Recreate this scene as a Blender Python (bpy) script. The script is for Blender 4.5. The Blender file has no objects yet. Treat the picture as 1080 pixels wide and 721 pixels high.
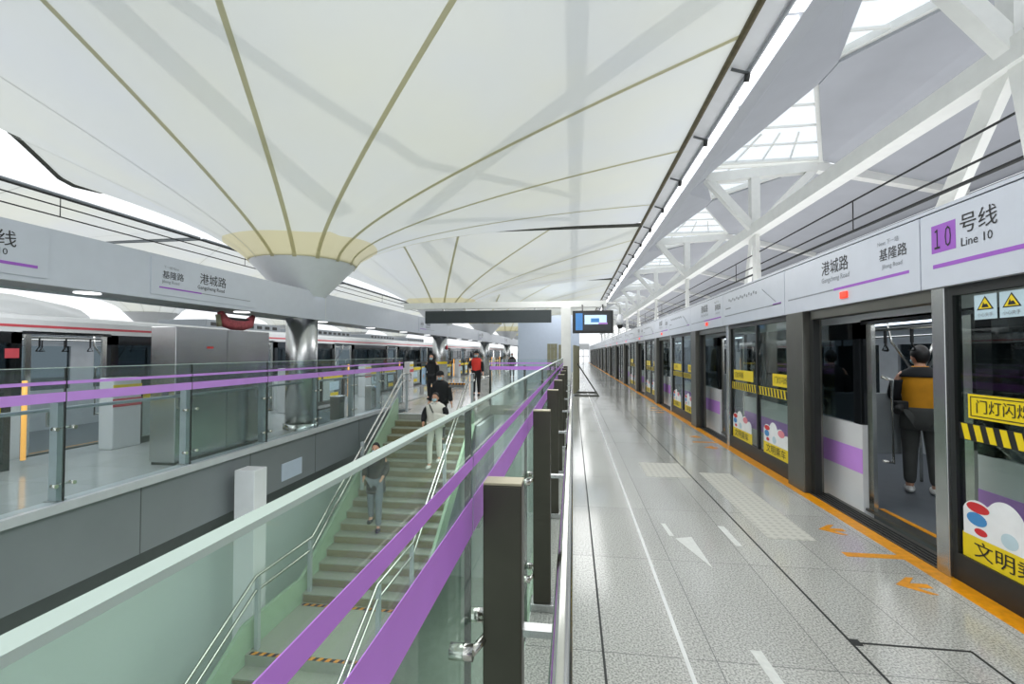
import bpy, bmesh, math, random
from mathutils import Vector, Matrix
random.seed(7)
SC = bpy.context.scene
C = SC.collection
PI = math.pi

# ------------------------------------------------------------------ materials
def lin(c):
    return tuple(((v/255)/12.92 if v/255 <= .04045 else ((v/255+.055)/1.055)**2.4) for v in c)

def new_mat(name):
    m = bpy.data.materials.new(name); m.use_nodes = True
    nt = m.node_tree
    return m, nt, nt.nodes['Principled BSDF'], nt.nodes['Material Output']

def pbr(name, rgb, rough=.5, metal=0., noise=.06, scale=6., emit=None, estr=0., spec=.5, bump=0., coat=0.):
    m, nt, b, o = new_mat(name)
    c = lin(rgb)
    tc = nt.nodes.new('ShaderNodeTexCoord'); n = nt.nodes.new('ShaderNodeTexNoise')
    n.inputs['Scale'].default_value = scale; n.inputs['Detail'].default_value = 4
    nt.links.new(tc.outputs['Object'], n.inputs['Vector'])
    r = nt.nodes.new('ShaderNodeValToRGB')
    r.color_ramp.elements[0].position = .3; r.color_ramp.elements[1].position = .7
    r.color_ramp.elements[0].color = tuple(max(0, v*(1-noise)) for v in c)+(1,)
    r.color_ramp.elements[1].color = tuple(min(1, v*(1+noise)) for v in c)+(1,)
    nt.links.new(n.outputs['Fac'], r.inputs[0]); nt.links.new(r.outputs[0], b.inputs['Base Color'])
    b.inputs['Roughness'].default_value = rough; b.inputs['Metallic'].default_value = metal
    b.inputs['Specular IOR Level'].default_value = spec
    if coat: b.inputs['Coat Weight'].default_value = coat; b.inputs['Coat Roughness'].default_value = .05
    if emit:
        b.inputs['Emission Color'].default_value = lin(emit)+(1,); b.inputs['Emission Strength'].default_value = estr
    if bump:
        bp = nt.nodes.new('ShaderNodeBump'); bp.inputs['Strength'].default_value = bump
        nt.links.new(n.outputs['Fac'], bp.inputs['Height']); nt.links.new(bp.outputs[0], b.inputs['Normal'])
    return m

def glass(name, tint, refl=.5, rough=.0, body=0., body_rgb=(200, 210, 205)):
    """thin architectural pane: tinted see-through + fresnel mirror + a little milky body"""
    m, nt, b, o = new_mat(name)
    nt.nodes.remove(b)
    t = nt.nodes.new('ShaderNodeBsdfTransparent'); t.inputs[0].default_value = tuple(v for v in tint)+(1,)
    g = nt.nodes.new('ShaderNodeBsdfGlossy'); g.inputs['Roughness'].default_value = rough
    g.inputs[0].default_value = (1, 1, 1, 1)
    lw = nt.nodes.new('ShaderNodeLayerWeight'); lw.inputs['Blend'].default_value = .5
    pw = nt.nodes.new('ShaderNodeMath'); pw.operation = 'POWER'; pw.inputs[1].default_value = 4.5
    nt.links.new(lw.outputs['Facing'], pw.inputs[0])
    mul = nt.nodes.new('ShaderNodeMath'); mul.operation = 'MULTIPLY_ADD'; mul.inputs[1].default_value = refl; mul.inputs[2].default_value = .04*refl
    mul.use_clamp = True
    nt.links.new(pw.outputs[0], mul.inputs[0])
    d = nt.nodes.new('ShaderNodeBsdfDiffuse'); d.inputs[0].default_value = lin(body_rgb)+(1,)
    mx0 = nt.nodes.new('ShaderNodeMixShader'); mx0.inputs[0].default_value = body
    nt.links.new(t.outputs[0], mx0.inputs[1]); nt.links.new(d.outputs[0], mx0.inputs[2])
    mx = nt.nodes.new('ShaderNodeMixShader')
    nt.links.new(mul.outputs[0], mx.inputs[0]); nt.links.new(mx0.outputs[0], mx.inputs[1]); nt.links.new(g.outputs[0], mx.inputs[2])
    nt.links.new(mx.outputs[0], o.inputs[0])
    return m

def membrane_mat(name, rgb, trans=.62):
    m, nt, b, o = new_mat(name); nt.nodes.remove(b)
    tc = nt.nodes.new('ShaderNodeTexCoord'); n = nt.nodes.new('ShaderNodeTexNoise')
    n.inputs['Scale'].default_value = .35; n.inputs['Detail'].default_value = 3
    nt.links.new(tc.outputs['Object'], n.inputs['Vector'])
    r = nt.nodes.new('ShaderNodeValToRGB'); c = lin(rgb)
    r.color_ramp.elements[0].position = .35; r.color_ramp.elements[1].position = .7
    r.color_ramp.elements[0].color = (c[0]*.96, c[1]*.97, c[2]*1.0, 1)
    r.color_ramp.elements[1].color = (min(1, c[0]*1.03), min(1, c[1]*1.02), c[2]*.93, 1)
    nt.links.new(n.outputs['Fac'], r.inputs[0])
    d = nt.nodes.new('ShaderNodeBsdfDiffuse'); t = nt.nodes.new('ShaderNodeBsdfTranslucent')
    nt.links.new(r.outputs[0], d.inputs[0]); nt.links.new(r.outputs[0], t.inputs[0])
    mx = nt.nodes.new('ShaderNodeMixShader'); mx.inputs[0].default_value = trans
    nt.links.new(d.outputs[0], mx.inputs[1]); nt.links.new(t.outputs[0], mx.inputs[2])
    nt.links.new(mx.outputs[0], o.inputs[0])
    return m

def granite_mat(name, base, dark, grid=(.6, .6), rough=.12, rot=0., off=(.16, .2)):
    m, nt, b, o = new_mat(name)
    N = nt.nodes.new; L = nt.links.new
    tc = N('ShaderNodeTexCoord')
    sp = N('ShaderNodeTexNoise'); sp.inputs['Scale'].default_value = 90; sp.inputs['Detail'].default_value = 3
    L(tc.outputs['Object'], sp.inputs['Vector'])
    r = N('ShaderNodeValToRGB'); r.color_ramp.elements[0].position = .36; r.color_ramp.elements[1].position = .62
    r.color_ramp.elements[0].color = lin(dark)+(1,); r.color_ramp.elements[1].color = lin(base)+(1,)
    L(sp.outputs['Fac'], r.inputs[0])
    big = N('ShaderNodeTexNoise'); big.inputs['Scale'].default_value = .9; big.inputs['Detail'].default_value = 2
    L(tc.outputs['Object'], big.inputs['Vector'])
    # joints
    sx = N('ShaderNodeSeparateXYZ'); L(tc.outputs['Object'], sx.inputs[0])
    fs = []
    for ax, g, of in ((0, grid[0], off[0]), (1, grid[1], off[1])):
        a = N('ShaderNodeMath'); a.operation = 'SUBTRACT'; a.inputs[1].default_value = of; L(sx.outputs[ax], a.inputs[0])
        d = N('ShaderNodeMath'); d.operation = 'DIVIDE'; d.inputs[1].default_value = g; L(a.outputs[0], d.inputs[0])
        f = N('ShaderNodeMath'); f.operation = 'FRACT'; L(d.outputs[0], f.inputs[0])
        s = N('ShaderNodeMath'); s.operation = 'SUBTRACT'; s.inputs[1].default_value = .5; L(f.outputs[0], s.inputs[0])
        ab = N('ShaderNodeMath'); ab.operation = 'ABSOLUTE'; L(s.outputs[0], ab.inputs[0])
        gt = N('ShaderNodeMath'); gt.operation = 'GREATER_THAN'; gt.inputs[1].default_value = .5-.0025/g; L(ab.outputs[0], gt.inputs[0])
        fl = N('ShaderNodeMath'); fl.operation = 'FLOOR'; L(d.outputs[0], fl.inputs[0])
        fs.append((gt, fl))
    mxm = N('ShaderNodeMath'); mxm.operation = 'MAXIMUM'; L(fs[0][0].outputs[0], mxm.inputs[0]); L(fs[1][0].outputs[0], mxm.inputs[1])
    cv = N('ShaderNodeCombineXYZ'); L(fs[0][1].outputs[0], cv.inputs[0]); L(fs[1][1].outputs[0], cv.inputs[1])
    wn = N('ShaderNodeTexWhiteNoise'); wn.noise_dimensions = '3D'; L(cv.outputs[0], wn.inputs['Vector'])
    mr = N('ShaderNodeMapRange'); mr.inputs['To Min'].default_value = .93; mr.inputs['To Max'].default_value = 1.04
    L(wn.outputs['Value'], mr.inputs[0])
    mr2 = N('ShaderNodeMapRange'); mr2.inputs['To Min'].default_value = .9; mr2.inputs['To Max'].default_value = 1.06
    L(big.outputs['Fac'], mr2.inputs[0])
    mm = N('ShaderNodeMath'); mm.operation = 'MULTIPLY'; L(mr.outputs[0], mm.inputs[0]); L(mr2.outputs[0], mm.inputs[1])
    vm = N('ShaderNodeVectorMath'); vm.operation = 'SCALE'; L(r.outputs[0], vm.inputs[0]); L(mm.outputs[0], vm.inputs['Scale'])
    mix = N('ShaderNodeMix'); mix.data_type = 'RGBA'; L(mxm.outputs[0], mix.inputs[0]); L(vm.outputs[0], mix.inputs[6])
    mix.inputs[7].default_value = lin((118, 120, 118))+(1,)
    L(mix.outputs[2], b.inputs['Base Color'])
    mr3 = N('ShaderNodeMapRange'); mr3.inputs['To Min'].default_value = rough*.6; mr3.inputs['To Max'].default_value = rough*1.5
    L(big.outputs['Fac'], mr3.inputs[0]); L(mr3.outputs[0], b.inputs['Roughness'])
    b.inputs['Specular IOR Level'].default_value = .6
    return m

M = {}
M['membrane'] = membrane_mat('membrane', (214, 217, 217), .5)
M['membrane_far'] = membrane_mat('membrane_far', (228, 230, 230), .5)
M['seam'] = membrane_mat('seam', (204, 200, 172), .5)
M['seam_thin'] = membrane_mat('seam_thin', (205, 207, 205), .5)
M['stain'] = membrane_mat('stain', (212, 206, 178), .5)
M['edge_olive'] = pbr('edge_olive', (92, 84, 58), .6, noise=.3, scale=9)
M['edge_dark'] = pbr('edge_dark', (70, 72, 66), .6, noise=.2)
M['white_paint'] = pbr('white_paint', (232, 234, 238), .4, noise=.02)
M['white_steel'] = pbr('white_steel', (235, 236, 232), .45, noise=.03)
M['grey_panel'] = pbr('grey_panel', (178, 181, 188), .55, noise=.03, scale=2)
M['grey_panel_dark'] = pbr('grey_panel_dark', (140, 144, 150), .55, noise=.04, scale=2)
M['granite'] = granite_mat('granite', (206, 206, 200), (144, 145, 141), (.6, 1.2), .13)
M['granite_left'] = granite_mat('granite_left', (206, 208, 208), (165, 167, 167), (.8, .8), .1)
M['line_dark'] = pbr('line_dark', (40, 42, 42), .6)
M['line_white'] = pbr('line_white', (226, 228, 226), .3)
M['yellow_line'] = pbr('yellow_line', (226, 150, 12), .35, noise=.15, scale=20)
M['yellow'] = pbr('yellow', (236, 208, 22), .4, noise=.04)
M['black_print'] = pbr('black_print', (28, 28, 30), .5)
M['grey_print'] = pbr('grey_print', (140, 145, 152), .5)
M['purple'] = pbr('purple', (160, 92, 196), .45, noise=.03)
M['purple_band'] = pbr('purple_band', (214, 142, 246), .5, noise=.03)
M['purple_pale'] = pbr('purple_pale', (206, 150, 236), .5, noise=.03)
M['fascia'] = pbr('fascia', (204, 209, 220), .3, noise=.02)
M['steel'] = pbr('steel', (190, 192, 192), .26, 1., noise=.06, scale=3)
M['steel_bright'] = pbr('steel_bright', (214, 214, 208), .18, 1., noise=.05)
M['steel_pillar'] = pbr('steel_pillar', (112, 112, 106), .36, .85, noise=.08, scale=3)
M['post_cap'] = pbr('post_cap', (176, 168, 142), .4, .3)
M['steel_dark'] = pbr('steel_dark', (74, 72, 64), .38, .75, noise=.12, scale=4)  # dark base colour stands in for dark reflections on brushed stainless
M['steel_post'] = pbr('steel_post', (182, 190, 194), .38, .35, noise=.06)
M['black_frame'] = pbr('black_frame', (34, 36, 36), .4)
M['rubber'] = pbr('rubber', (24, 25, 26), .7)
M['door_glass'] = glass('door_glass', (.80, .85, .83), .45)
M['rail_glass'] = glass('rail_glass', (.86, .93, .89), .35, body=.06, body_rgb=(190, 210, 200))
M['rail_glass_far'] = glass('rail_glass_far', (.86, .91, .92), .35, body=.05)
M['glass_edge'] = pbr('glass_edge', (196, 214, 206), .25, noise=.02)
M['glass_joint'] = pbr('glass_joint', (10, 16, 14), .6)
M['skylight'] = glass('skylight', (.93, .95, .97), .2, body=.12, body_rgb=(240, 243, 246))
M['train_white'] = pbr('train_white', (222, 224, 226), .3, noise=.02, coat=.3)
M['train_grey'] = pbr('train_grey', (150, 156, 162), .35, noise=.03)
M['train_black'] = pbr('train_black', (22, 25, 28), .12, noise=.05, coat=.5)
M['train_glass'] = glass('train_glass', (.30, .34, .36), .5)
M['train_floor'] = pbr('train_floor', (92, 98, 104), .45)
M['train_inner'] = pbr('train_inner', (176, 182, 186), .5)
M['train_partition'] = pbr('train_partition', (140, 146, 148), .4)
M['train_red'] = pbr('train_red', (206, 82, 92), .4)
M['blue_sign'] = pbr('blue_sign', (70, 110, 160), .4)
M['led'] = pbr('led', (240, 246, 255), .4, emit=(225, 240, 255), estr=1.6)
M['strip_light'] = pbr('strip_light', (250, 250, 250), .4, emit=(250, 252, 255), estr=1.3)
M['red_lamp'] = pbr('red_lamp', (235, 60, 40), .4, emit=(240, 60, 40), estr=.8)
M['orange_lamp'] = pbr('orange_lamp', (246, 176, 70), .4, emit=(250, 180, 90), estr=.6)
M['screen_black'] = pbr('screen_black', (44, 50, 54), .25)
M['screen_blue'] = pbr('screen_blue', (60, 120, 180), .3, emit=(60, 120, 180), estr=.35)
M['screen_pale'] = pbr('screen_pale', (190, 215, 235), .3, emit=(180, 210, 235), estr=.5)
M['sign_black'] = pbr('sign_black', (52, 60, 62), .35)
M['wall_white'] = pbr('wall_white', (214, 224, 224), .25, noise=.02, scale=1)
M['wall_grey'] = pbr('wall_grey', (128, 134, 138), .4, noise=.04, scale=1.5)
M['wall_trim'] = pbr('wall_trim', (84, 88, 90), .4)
M['coping'] = pbr('coping', (196, 200, 204), .35, noise=.05)
M['green_wall'] = pbr('green_wall', (160, 186, 160), .4, noise=.04)
M['step'] = pbr('step', (150, 156, 142), .55, noise=.1, scale=40)
M['riser'] = pbr('riser', (128, 122, 92), .6, noise=.12, scale=14)
M['lower_floor'] = pbr('lower_floor', (170, 182, 172), .3)
M['lilac_wall'] = pbr('lilac_wall', (192, 204, 222), .45, noise=.02)
M['hoarding'] = pbr('hoarding', (160, 158, 132), .6, noise=.12, scale=5)
M['ground'] = pbr('ground', (150, 150, 148), .9, noise=.1)
M['skin'] = pbr('skin', (214, 164, 138), .5)
M['hair'] = pbr('hair', (22, 20, 20), .5)
M['mask'] = pbr('mask', (176, 210, 224), .6)
M['cloth_black'] = pbr('cloth_black', (24, 26, 30), .8, noise=.2)
M['cloth_grey'] = pbr('cloth_grey', (70, 72, 70), .85, noise=.15)
M['cloth_jeans'] = pbr('cloth_jeans', (110, 118, 128), .85, noise=.15)
M['cloth_yellow'] = pbr('cloth_yellow', (228, 156, 20), .7, noise=.1)
M['cloth_red'] = pbr('cloth_red', (222, 56, 46), .7, noise=.06)
M['cloth_white'] = pbr('cloth_white', (228, 226, 216), .8, noise=.04)
M['cloth_blue'] = pbr('cloth_blue', (166, 196, 222), .8, noise=.05)
M['shoe_white'] = pbr('shoe_white', (225, 225, 222), .5)
M['red_wrap'] = pbr('red_wrap', (176, 84, 92), .7, noise=.25, scale=25, bump=.3)
M['sticker_white'] = pbr('sticker_white', (236, 238, 240), .5)
M['sticker_red'] = pbr('sticker_red', (206, 44, 50), .5)
M['sticker_blue'] = pbr('sticker_blue', (70, 140, 200), .5)
M['sticker_pink'] = pbr('sticker_pink', (226, 140, 150), .5)
M['sticker_paleblue'] = pbr('sticker_paleblue', (190, 212, 222), .5)
def dots_mat(name, rgb, pitch):
    m, nt, b, o = new_mat(name); N = nt.nodes.new; L = nt.links.new
    tc = N('ShaderNodeTexCoord'); sx = N('ShaderNodeSeparateXYZ'); L(tc.outputs['Object'], sx.inputs[0]); q = []
    for a in (0, 1):
        k = N('ShaderNodeMath'); k.operation = 'MULTIPLY'; k.inputs[1].default_value = 2*PI/pitch; L(sx.outputs[a], k.inputs[0])
        s = N('ShaderNodeMath'); s.operation = 'SINE'; L(k.outputs[0], s.inputs[0]); q.append(s)
    ad = N('ShaderNodeMath'); ad.operation = 'ADD'; L(q[0].outputs[0], ad.inputs[0]); L(q[1].outputs[0], ad.inputs[1])
    r = N('ShaderNodeValToRGB'); r.color_ramp.elements[0].position = .55; r.color_ramp.elements[1].position = .62
    L(ad.outputs[0], r.inputs[0])
    c = lin(rgb); r.color_ramp.elements[0].color = c+(1,); r.color_ramp.elements[1].color = tuple(v*.8 for v in c)+(1,)
    bp = N('ShaderNodeBump'); bp.inputs['Strength'].default_value = .5; bp.inputs['Distance'].default_value = .006; L(r.outputs[0], bp.inputs['Height'])
    L(r.outputs[0], b.inputs['Base Color']); L(bp.outputs[0], b.inputs['Normal']); b.inputs['Roughness'].default_value = .45
    return m
M['tactile'] = dots_mat('tactile', (206, 205, 196), .075)
M['arrow_worn'] = pbr('arrow_worn', (216, 218, 214), .5, noise=.08, scale=30)

# ------------------------------------------------------------------ geometry
class MB:
    def __init__(s): s.bm = bmesh.new()
    def box(s, x0, x1, y0, y1, z0, z1, bev=0.):
        r = bmesh.ops.create_cube(s.bm, size=1.)
        sx, sy, sz = x1-x0, y1-y0, z1-z0
        for v in r['verts']:
            v.co = Vector(((x0+x1)/2+v.co.x*sx, (y0+y1)/2+v.co.y*sy, (z0+z1)/2+v.co.z*sz))
        if bev:
            es = list({e for v in r['verts'] for e in v.link_edges})
            bmesh.ops.bevel(s.bm, geom=es, offset=min(bev, .45*min(abs(sx), abs(sy), abs(sz))), segments=2, affect='EDGES', profile=.5)
        return s
    def bar(s, a, b, w, h=None, up=(0, 0, 1)):
        """rectangular bar from a to b"""
        a, b = Vector(a), Vector(b); d = (b-a); L = d.length; d.normalize(); h = h or w
        u = Vector(up)
        if abs(d.dot(u)) > .98: u = Vector((0, 1, 0))
        x = d.cross(u).normalized(); z = x.cross(d).normalized()
        vs = []
        for t in (a, b):
            for i, j in ((-1, -1), (1, -1), (1, 1), (-1, 1)):
                vs.append(s.bm.verts.new(t+x*(i*w/2)+z*(j*h/2)))
        for f in ((0, 3, 2, 1), (4, 5, 6, 7), (0, 1, 5, 4), (1, 2, 6, 5), (2, 3, 7, 6), (3, 0, 4, 7)):
            s.bm.faces.new([vs[i] for i in f])
        return s
    def tube(s, pts, r, n=10, caps=True, radii=None):
        pts = [Vector(p) for p in pts]; rings = []
        for i, p in enumerate(pts):
            if i == 0: d = pts[1]-p
            elif i == len(pts)-1: d = p-pts[i-1]
            else: d = (pts[i+1]-p).normalized()+(p-pts[i-1]).normalized()
            d.normalize()
            u = Vector((0, 0, 1)) if abs(d.z) < .95 else Vector((0, 1, 0))
            x = d.cross(u).normalized(); z = x.cross(d).normalized()
            rr = radii[i] if radii else r
            rings.append([s.bm.verts.new(p+x*rr*math.cos(2*PI*k/n)+z*rr*math.sin(2*PI*k/n)) for k in range(n)])
        for a, b in zip(rings, rings[1:]):
            for k in range(n):
                f = s.bm.faces.new((a[k], a[(k+1) % n], b[(k+1) % n], b[k])); f.smooth = True
        if caps:
            s.bm.faces.new(rings[0][::-1]); s.bm.faces.new(rings[-1])
        return s
    def lathe(s, cx, cy, prof, n=32, cap=True):
        rings = [[s.bm.verts.new((cx+r*math.cos(2*PI*k/n), cy+r*math.sin(2*PI*k/n), z)) for k in range(n)] for r, z in prof]
        for a, b in zip(rings, rings[1:]):
            for k in range(n):
                f = s.bm.faces.new((a[k], a[(k+1) % n], b[(k+1) % n], b[k])); f.smooth = True
        if cap:
            s.bm.faces.new(rings[0][::-1]); s.bm.faces.new(rings[-1])
        return s
    def prism(s, poly, vec):
        """polygon (3d points) extruded along vec"""
        v = Vector(vec)
        a = [s.bm.verts.new(p) for p in poly]; b = [s.bm.verts.new(Vector(p)+v) for p in poly]
        n = len(a)
        s.bm.faces.new(a[::-1]); s.bm.faces.new(b)
        for k in range(n): s.bm.faces.new((a[k], a[(k+1) % n], b[(k+1) % n], b[k]))
        return s
    def ball(s, c, rx, ry, rz, seg=14, rings=10, fn=None):
        r = bmesh.ops.create_uvsphere(s.bm, u_segments=seg, v_segments=rings, radius=1.)
        for v in r['verts']:
            q = v.co.copy()
            if fn: q = fn(q)
            v.co = Vector((c[0]+q.x*rx, c[1]+q.y*ry, c[2]+q.z*rz))
        for f in {f for v in r['verts'] for f in v.link_faces}: f.smooth = True
        return s
    def build(s, name, mat, parent=None, label=None):
        bmesh.ops.recalc_face_normals(s.bm, faces=s.bm.faces)
        me = bpy.data.meshes.new(name)
        if parent is not None:
            s.bm.transform(Matrix.Translation(-world_loc(parent)))
        s.bm.to_mesh(me); s.bm.free()
        return link(name, me, mat, parent, label)

def world_loc(o):
    v = Vector((0, 0, 0))
    while o is not None:
        v += o.location; o = o.parent
    return v

def link(name, me, mat, parent=None, label=None):
    if isinstance(mat, str): mat = M[mat]
    if mat is not None: me.materials.append(mat)
    o = bpy.data.objects.new(name, me); C.objects.link(o)
    if parent is not None: o.parent = parent
    if label: o['label'] = label
    return o

def thing(name, label, cat, loc=(0, 0, 0), group=None):
    o = bpy.data.objects.new(name, None); C.objects.link(o)
    o.location = loc; o.empty_display_size = .2
    o['label'] = label; o['category'] = cat
    if group: o['group'] = group
    return o

def tag(o, label, cat, group=None, kind=None):
    o['label'] = label; o['category'] = cat
    if group: o['group'] = group
    if kind: o['kind'] = kind
    return o

def structure(o, label=None):
    o['kind'] = 'structure'
    if label: o['label'] = label
    return o

def copy_tree(o, parent=None, loc=None, label=None):
    c = o.copy(); C.objects.link(c); c.parent = parent
    if loc is not None: c.location = loc
    if label: c['label'] = label
    for ch in list(o.children): copy_tree(ch, c)
    return c

def text_mesh(s, size, align='LEFT'):
    cu = bpy.data.curves.new('lettering', 'FONT'); cu.body = s; cu.size = size; cu.align_x = align
    cu.resolution_u = 2
    o = bpy.data.objects.new('lettering', cu); C.objects.link(o)
    dg = bpy.context.evaluated_depsgraph_get()
    me = bpy.data.meshes.new_from_object(o.evaluated_get(dg))
    bpy.data.objects.remove(o)
    me.materials.clear()
    return me

def lettering(s, size, org, right, mat, parent, align='LEFT', name='lettering', up=(0, 0, 1), wide=1.):
    me = text_mesh(s, size, align)
    R = Vector(right).normalized(); U = Vector(up).normalized(); N = R.cross(U)
    W = world_loc(parent) if parent is not None else Vector((0, 0, 0))
    O = Vector(org)-W
    for v in me.vertices:
        v.co = O+R*(v.co.x*wide)+U*v.co.y
    return link(name, me, mat, parent)
EXPOSURE = 0.5
# ------------------------------------------------------------------ camera, world, light
EYE = 1.65
cam = bpy.data.cameras.new('camera'); co = bpy.data.objects.new('camera', cam); C.objects.link(co)
co.location = (0, 0, EYE)
co.rotation_euler = (PI/2+math.radians(1.37), 0, math.radians(7.6))
cam.sensor_width = 36; cam.lens = 16; cam.clip_start = .02; cam.clip_end = 600
SC.camera = co
w = bpy.data.worlds.new('sky'); SC.world = w; w.use_nodes = True
bg = w.node_tree.nodes['Background']; bg.inputs[0].default_value = (.93, .965, 1., 1); bg.inputs[1].default_value = 1.0
sun = bpy.data.lights.new('sun', 'SUN'); sun.energy = .6; sun.angle = math.radians(2.5); sun.color = (1, .97, .9)
so = bpy.data.objects.new('sun', sun); C.objects.link(so); so.rotation_euler = (0, 0, 0); so.location = (0, 0, 40)
SC.view_settings.view_transform = 'Standard'
SC.view_settings.look = 'None'
SC.view_settings.exposure = EXPOSURE
SC.cycles.max_bounces = 10; SC.cycles.diffuse_bounces = 4; SC.cycles.glossy_bounces = 4
SC.cycles.transparent_max_bounces = 24; SC.cycles.transmission_bounces = 6
SC.cycles.caustics_reflective = False; SC.cycles.caustics_refractive = False
SC.cycles.sample_clamp_indirect = 6

def area(name, loc, sx, sy, power, up=False, color=(1, 1, 1), rot=None):
    l = bpy.data.lights.new(name, 'AREA'); l.shape = 'RECTANGLE'; l.size = sx; l.size_y = sy; l.energy = power; l.color = color
    l.specular_factor = 0.
    o = bpy.data.objects.new(name, l); C.objects.link(o); o.location = loc
    o.rotation_euler = rot or ((PI, 0, 0) if up else (0, 0, 0))
    return o
for k in range(6): area('canopy_fill', (-.4, 4+10.5*k, 4.3), 2.6, 6, 110)  # unseen fill lights added under the canopies to lift the interior
area('truss_fill', (5.8, 30, 2.95), 5, 70, 900, True)  # added upward fill for the roof panels, no fixture there
for k in range(5): area('side_fill', (-7.2, 3+10.5*k, 2.9), 1.6, 7, 60)  # added fill to brighten the left platform floor, without fixtures
for k in range(3): area('stair_fill', (-2.0, 1+5*k, -.2), 1.5, 4, 45)  # added fill for the dark stair well, no real source
for k in range(5): area('saloon_lamp', (4.4, 2+4.75*k, 2.05), 1.5, 4, 14)
for k in range(5): area('saloon_lamp', (-10, 4+4.75*k, 2.05), 1.5, 4, 25)
YN, YF = -4., 78.
# ------------------------------------------------------------------ setting
fl = MB()
fl.box(-.27, 2.62, YN, YF, -.3, 0)
fl.box(-2.6, -.27, 14.2, YF, -.3, 0)
fl.box(-4.7, -2.6, 11.9, YF, -.3, 0)
fl.box(-5.5, -4.7, 13.0, YF, -.3, 0)
structure(fl.build('floor', 'granite'))
fl = MB(); fl.box(-8.55, -5.62, YN, YF, -.3, 0); structure(fl.build('floor', 'granite_left'))
fl = MB(); fl.box(-7.5, 0, -3, 16, -5.6, -5.4); structure(fl.build('floor', 'lower_floor'))
gr = MB(); gr.box(-60, -8.55, -30, 140, -1.5, -1.2); gr.box(2.98, 60, -30, 140, -1.5, -1.2)
structure(gr.build('ground', 'ground'))
# yellow safety line, joints and inlays of the floor
t = MB(); t.box(2.62, 2.77, YN, YF, -.3, .002); structure(t.build('trim_1', 'yellow_line'))
t = MB(); t.box(.155, .168, YN, YF, 0, .0015); structure(t.build('trim_2', 'line_dark'))
t = MB(); t.box(1.56, 1.575, YN, YF, 0, .0015); t.box(1.57, 2.18, 2.86, 2.875, 0, .0015); t.box(2.17, 2.185, YN, 2.87, 0, .0015)
t.box(1.57, 1.62, 2.84, 2.90, 0, .002); t.box(1.57, 1.63, 1.9, 1.96, 0, .002)
structure(t.build('trim_3', 'line_dark'))
t = MB(); t.box(.59, .612, 1.2, 26, 0, .0015); structure(t.build('trim_4', 'line_white'))
# walls of the stair well
t = MB(); t.box(-5.62, -5.5, YN, 13.0, -.92, -.02); o = t.build('wall_left', 'wall_grey'); structure(o)
t = MB(); t.prism([(-5.5, YN, -.92), (-5.62, YN, -.92), (-5.86, YN, -1.27), (-5.74, YN, -1.27)], (0, 13-YN, 0)); structure(t.build('trim_5', 'wall_trim'))  # underside chamfer; shade of its downward face put into a darker colour
t = MB()
for y in (1.2, 3.15, 5.2, 7.2, 9.2, 11.2): t.box(-5.5, -5.497, y, y+.012, -.92, -.06)
structure(t.build('trim_6', 'wall_trim'))
t = MB(); t.box(-5.66, -5.44, YN, 13.05, -.06, .035); structure(t.build('trim_7', 'coping'))
t = MB(); t.box(-5.95, -5.8, YN, 13.0, -5.4, -1.2); structure(t.build('wall_left', 'wall_white'))
t = MB(); t.box(-.4, -.285, YN, 14.2, -5.4, -.3); structure(t.build('wall_right', 'green_wall'))
t = MB(); t.box(-5.8, -.27, 14.2, 14.35, -5.4, -.3); structure(t.build('wall_far', 'wall_white'))
t = MB(); t.box(-5.5, -4.8, 12.9, 13.0, -5.4, -.02); t.box(-2.57, -2.47, 11.97, 14.2, -3, -.3); structure(t.build('wall_back', 'wall_grey'))
# platform end
t = MB(); t.box(-8.5, -.2, YF, YF+.2, 0, 3.2); t.box(-.2, 2.8, YF, YF+.2, 2.2, 3.2); structure(t.build('wall_far', 'white_paint'))
t = MB()
for x in (-.2, .75, 1.7, 2.65): t.box(x, x+.1, YF-.05, YF, 0, 2.2)
t.box(-.2, 2.75, YF-.05, YF, 1.0, 1.08)
structure(t.build('door_1', 'black_frame'))
# outer barrier wall beyond the right track
t = MB(); t.box(9.0, 9.2, -6, 90, -1.3, 5.3); structure(t.build('wall_outer', 'grey_panel_dark'))

# worn floor arrows and tactile pads
def floor_mark(name, polys, mat, label, cat, group=None, z=.0015):
    m = MB()
    for i, p in enumerate(polys): m.prism([(x, y, 0.0) for x, y in p], (0, 0, z+.0006*i))
    return tag(m.build(name, mat), label, cat, group)
def arrow(cx, cy, L, W, d):
    h = L*.45
    return [[(cx-W*.18, cy-d*L/2), (cx+W*.18, cy-d*L/2), (cx+W*.18, cy+d*(L/2-h)), (cx-W*.18, cy+d*(L/2-h))],
            [(cx-W/2, cy+d*(L/2-h)), (cx+W/2, cy+d*(L/2-h)), (cx, cy+d*L/2)]]
floor_mark('floor_arrow', [[(.90, 4.25), (1.05, 4.3), (1.06, 3.7)], [(.84, 4.6), (.88, 4.6), (.9, 4.3), (.86, 4.3)]], 'arrow_worn', 'worn white arrowhead on the platform floor, the larger worn mark', 'floor marking')
floor_mark('floor_arrow', [[(1.36, 4.6), (1.42, 4.6), (1.43, 4.15), (1.38, 4.15)]], 'arrow_worn', 'short worn white streak on the floor right of the worn arrowhead', 'floor marking')
floor_mark('floor_arrow', [[(.97, 2.72), (1.03, 2.72), (1.05, 2.25), (1.0, 2.25)]], 'arrow_worn', 'worn white streak left of the dark floor joint in the foreground', 'floor marking')
def pad(x0, x1, y0, y1, label):
    m = MB(); m.box(x0, x1, y0, y1, 0, .002)
    base = m.build('tactile_pad', 'tactile'); tag(base, label, 'tactile paving', 'tactile pads on the platform floor')
pad(1.72, 2.12, 4.35, 6.6, 'long pale studded tactile pad on the floor facing the nearest open platform door')
pad(.98, 1.55, 6.3, 7.1, 'small pale studded tactile pad on the floor left of the long one')
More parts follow.
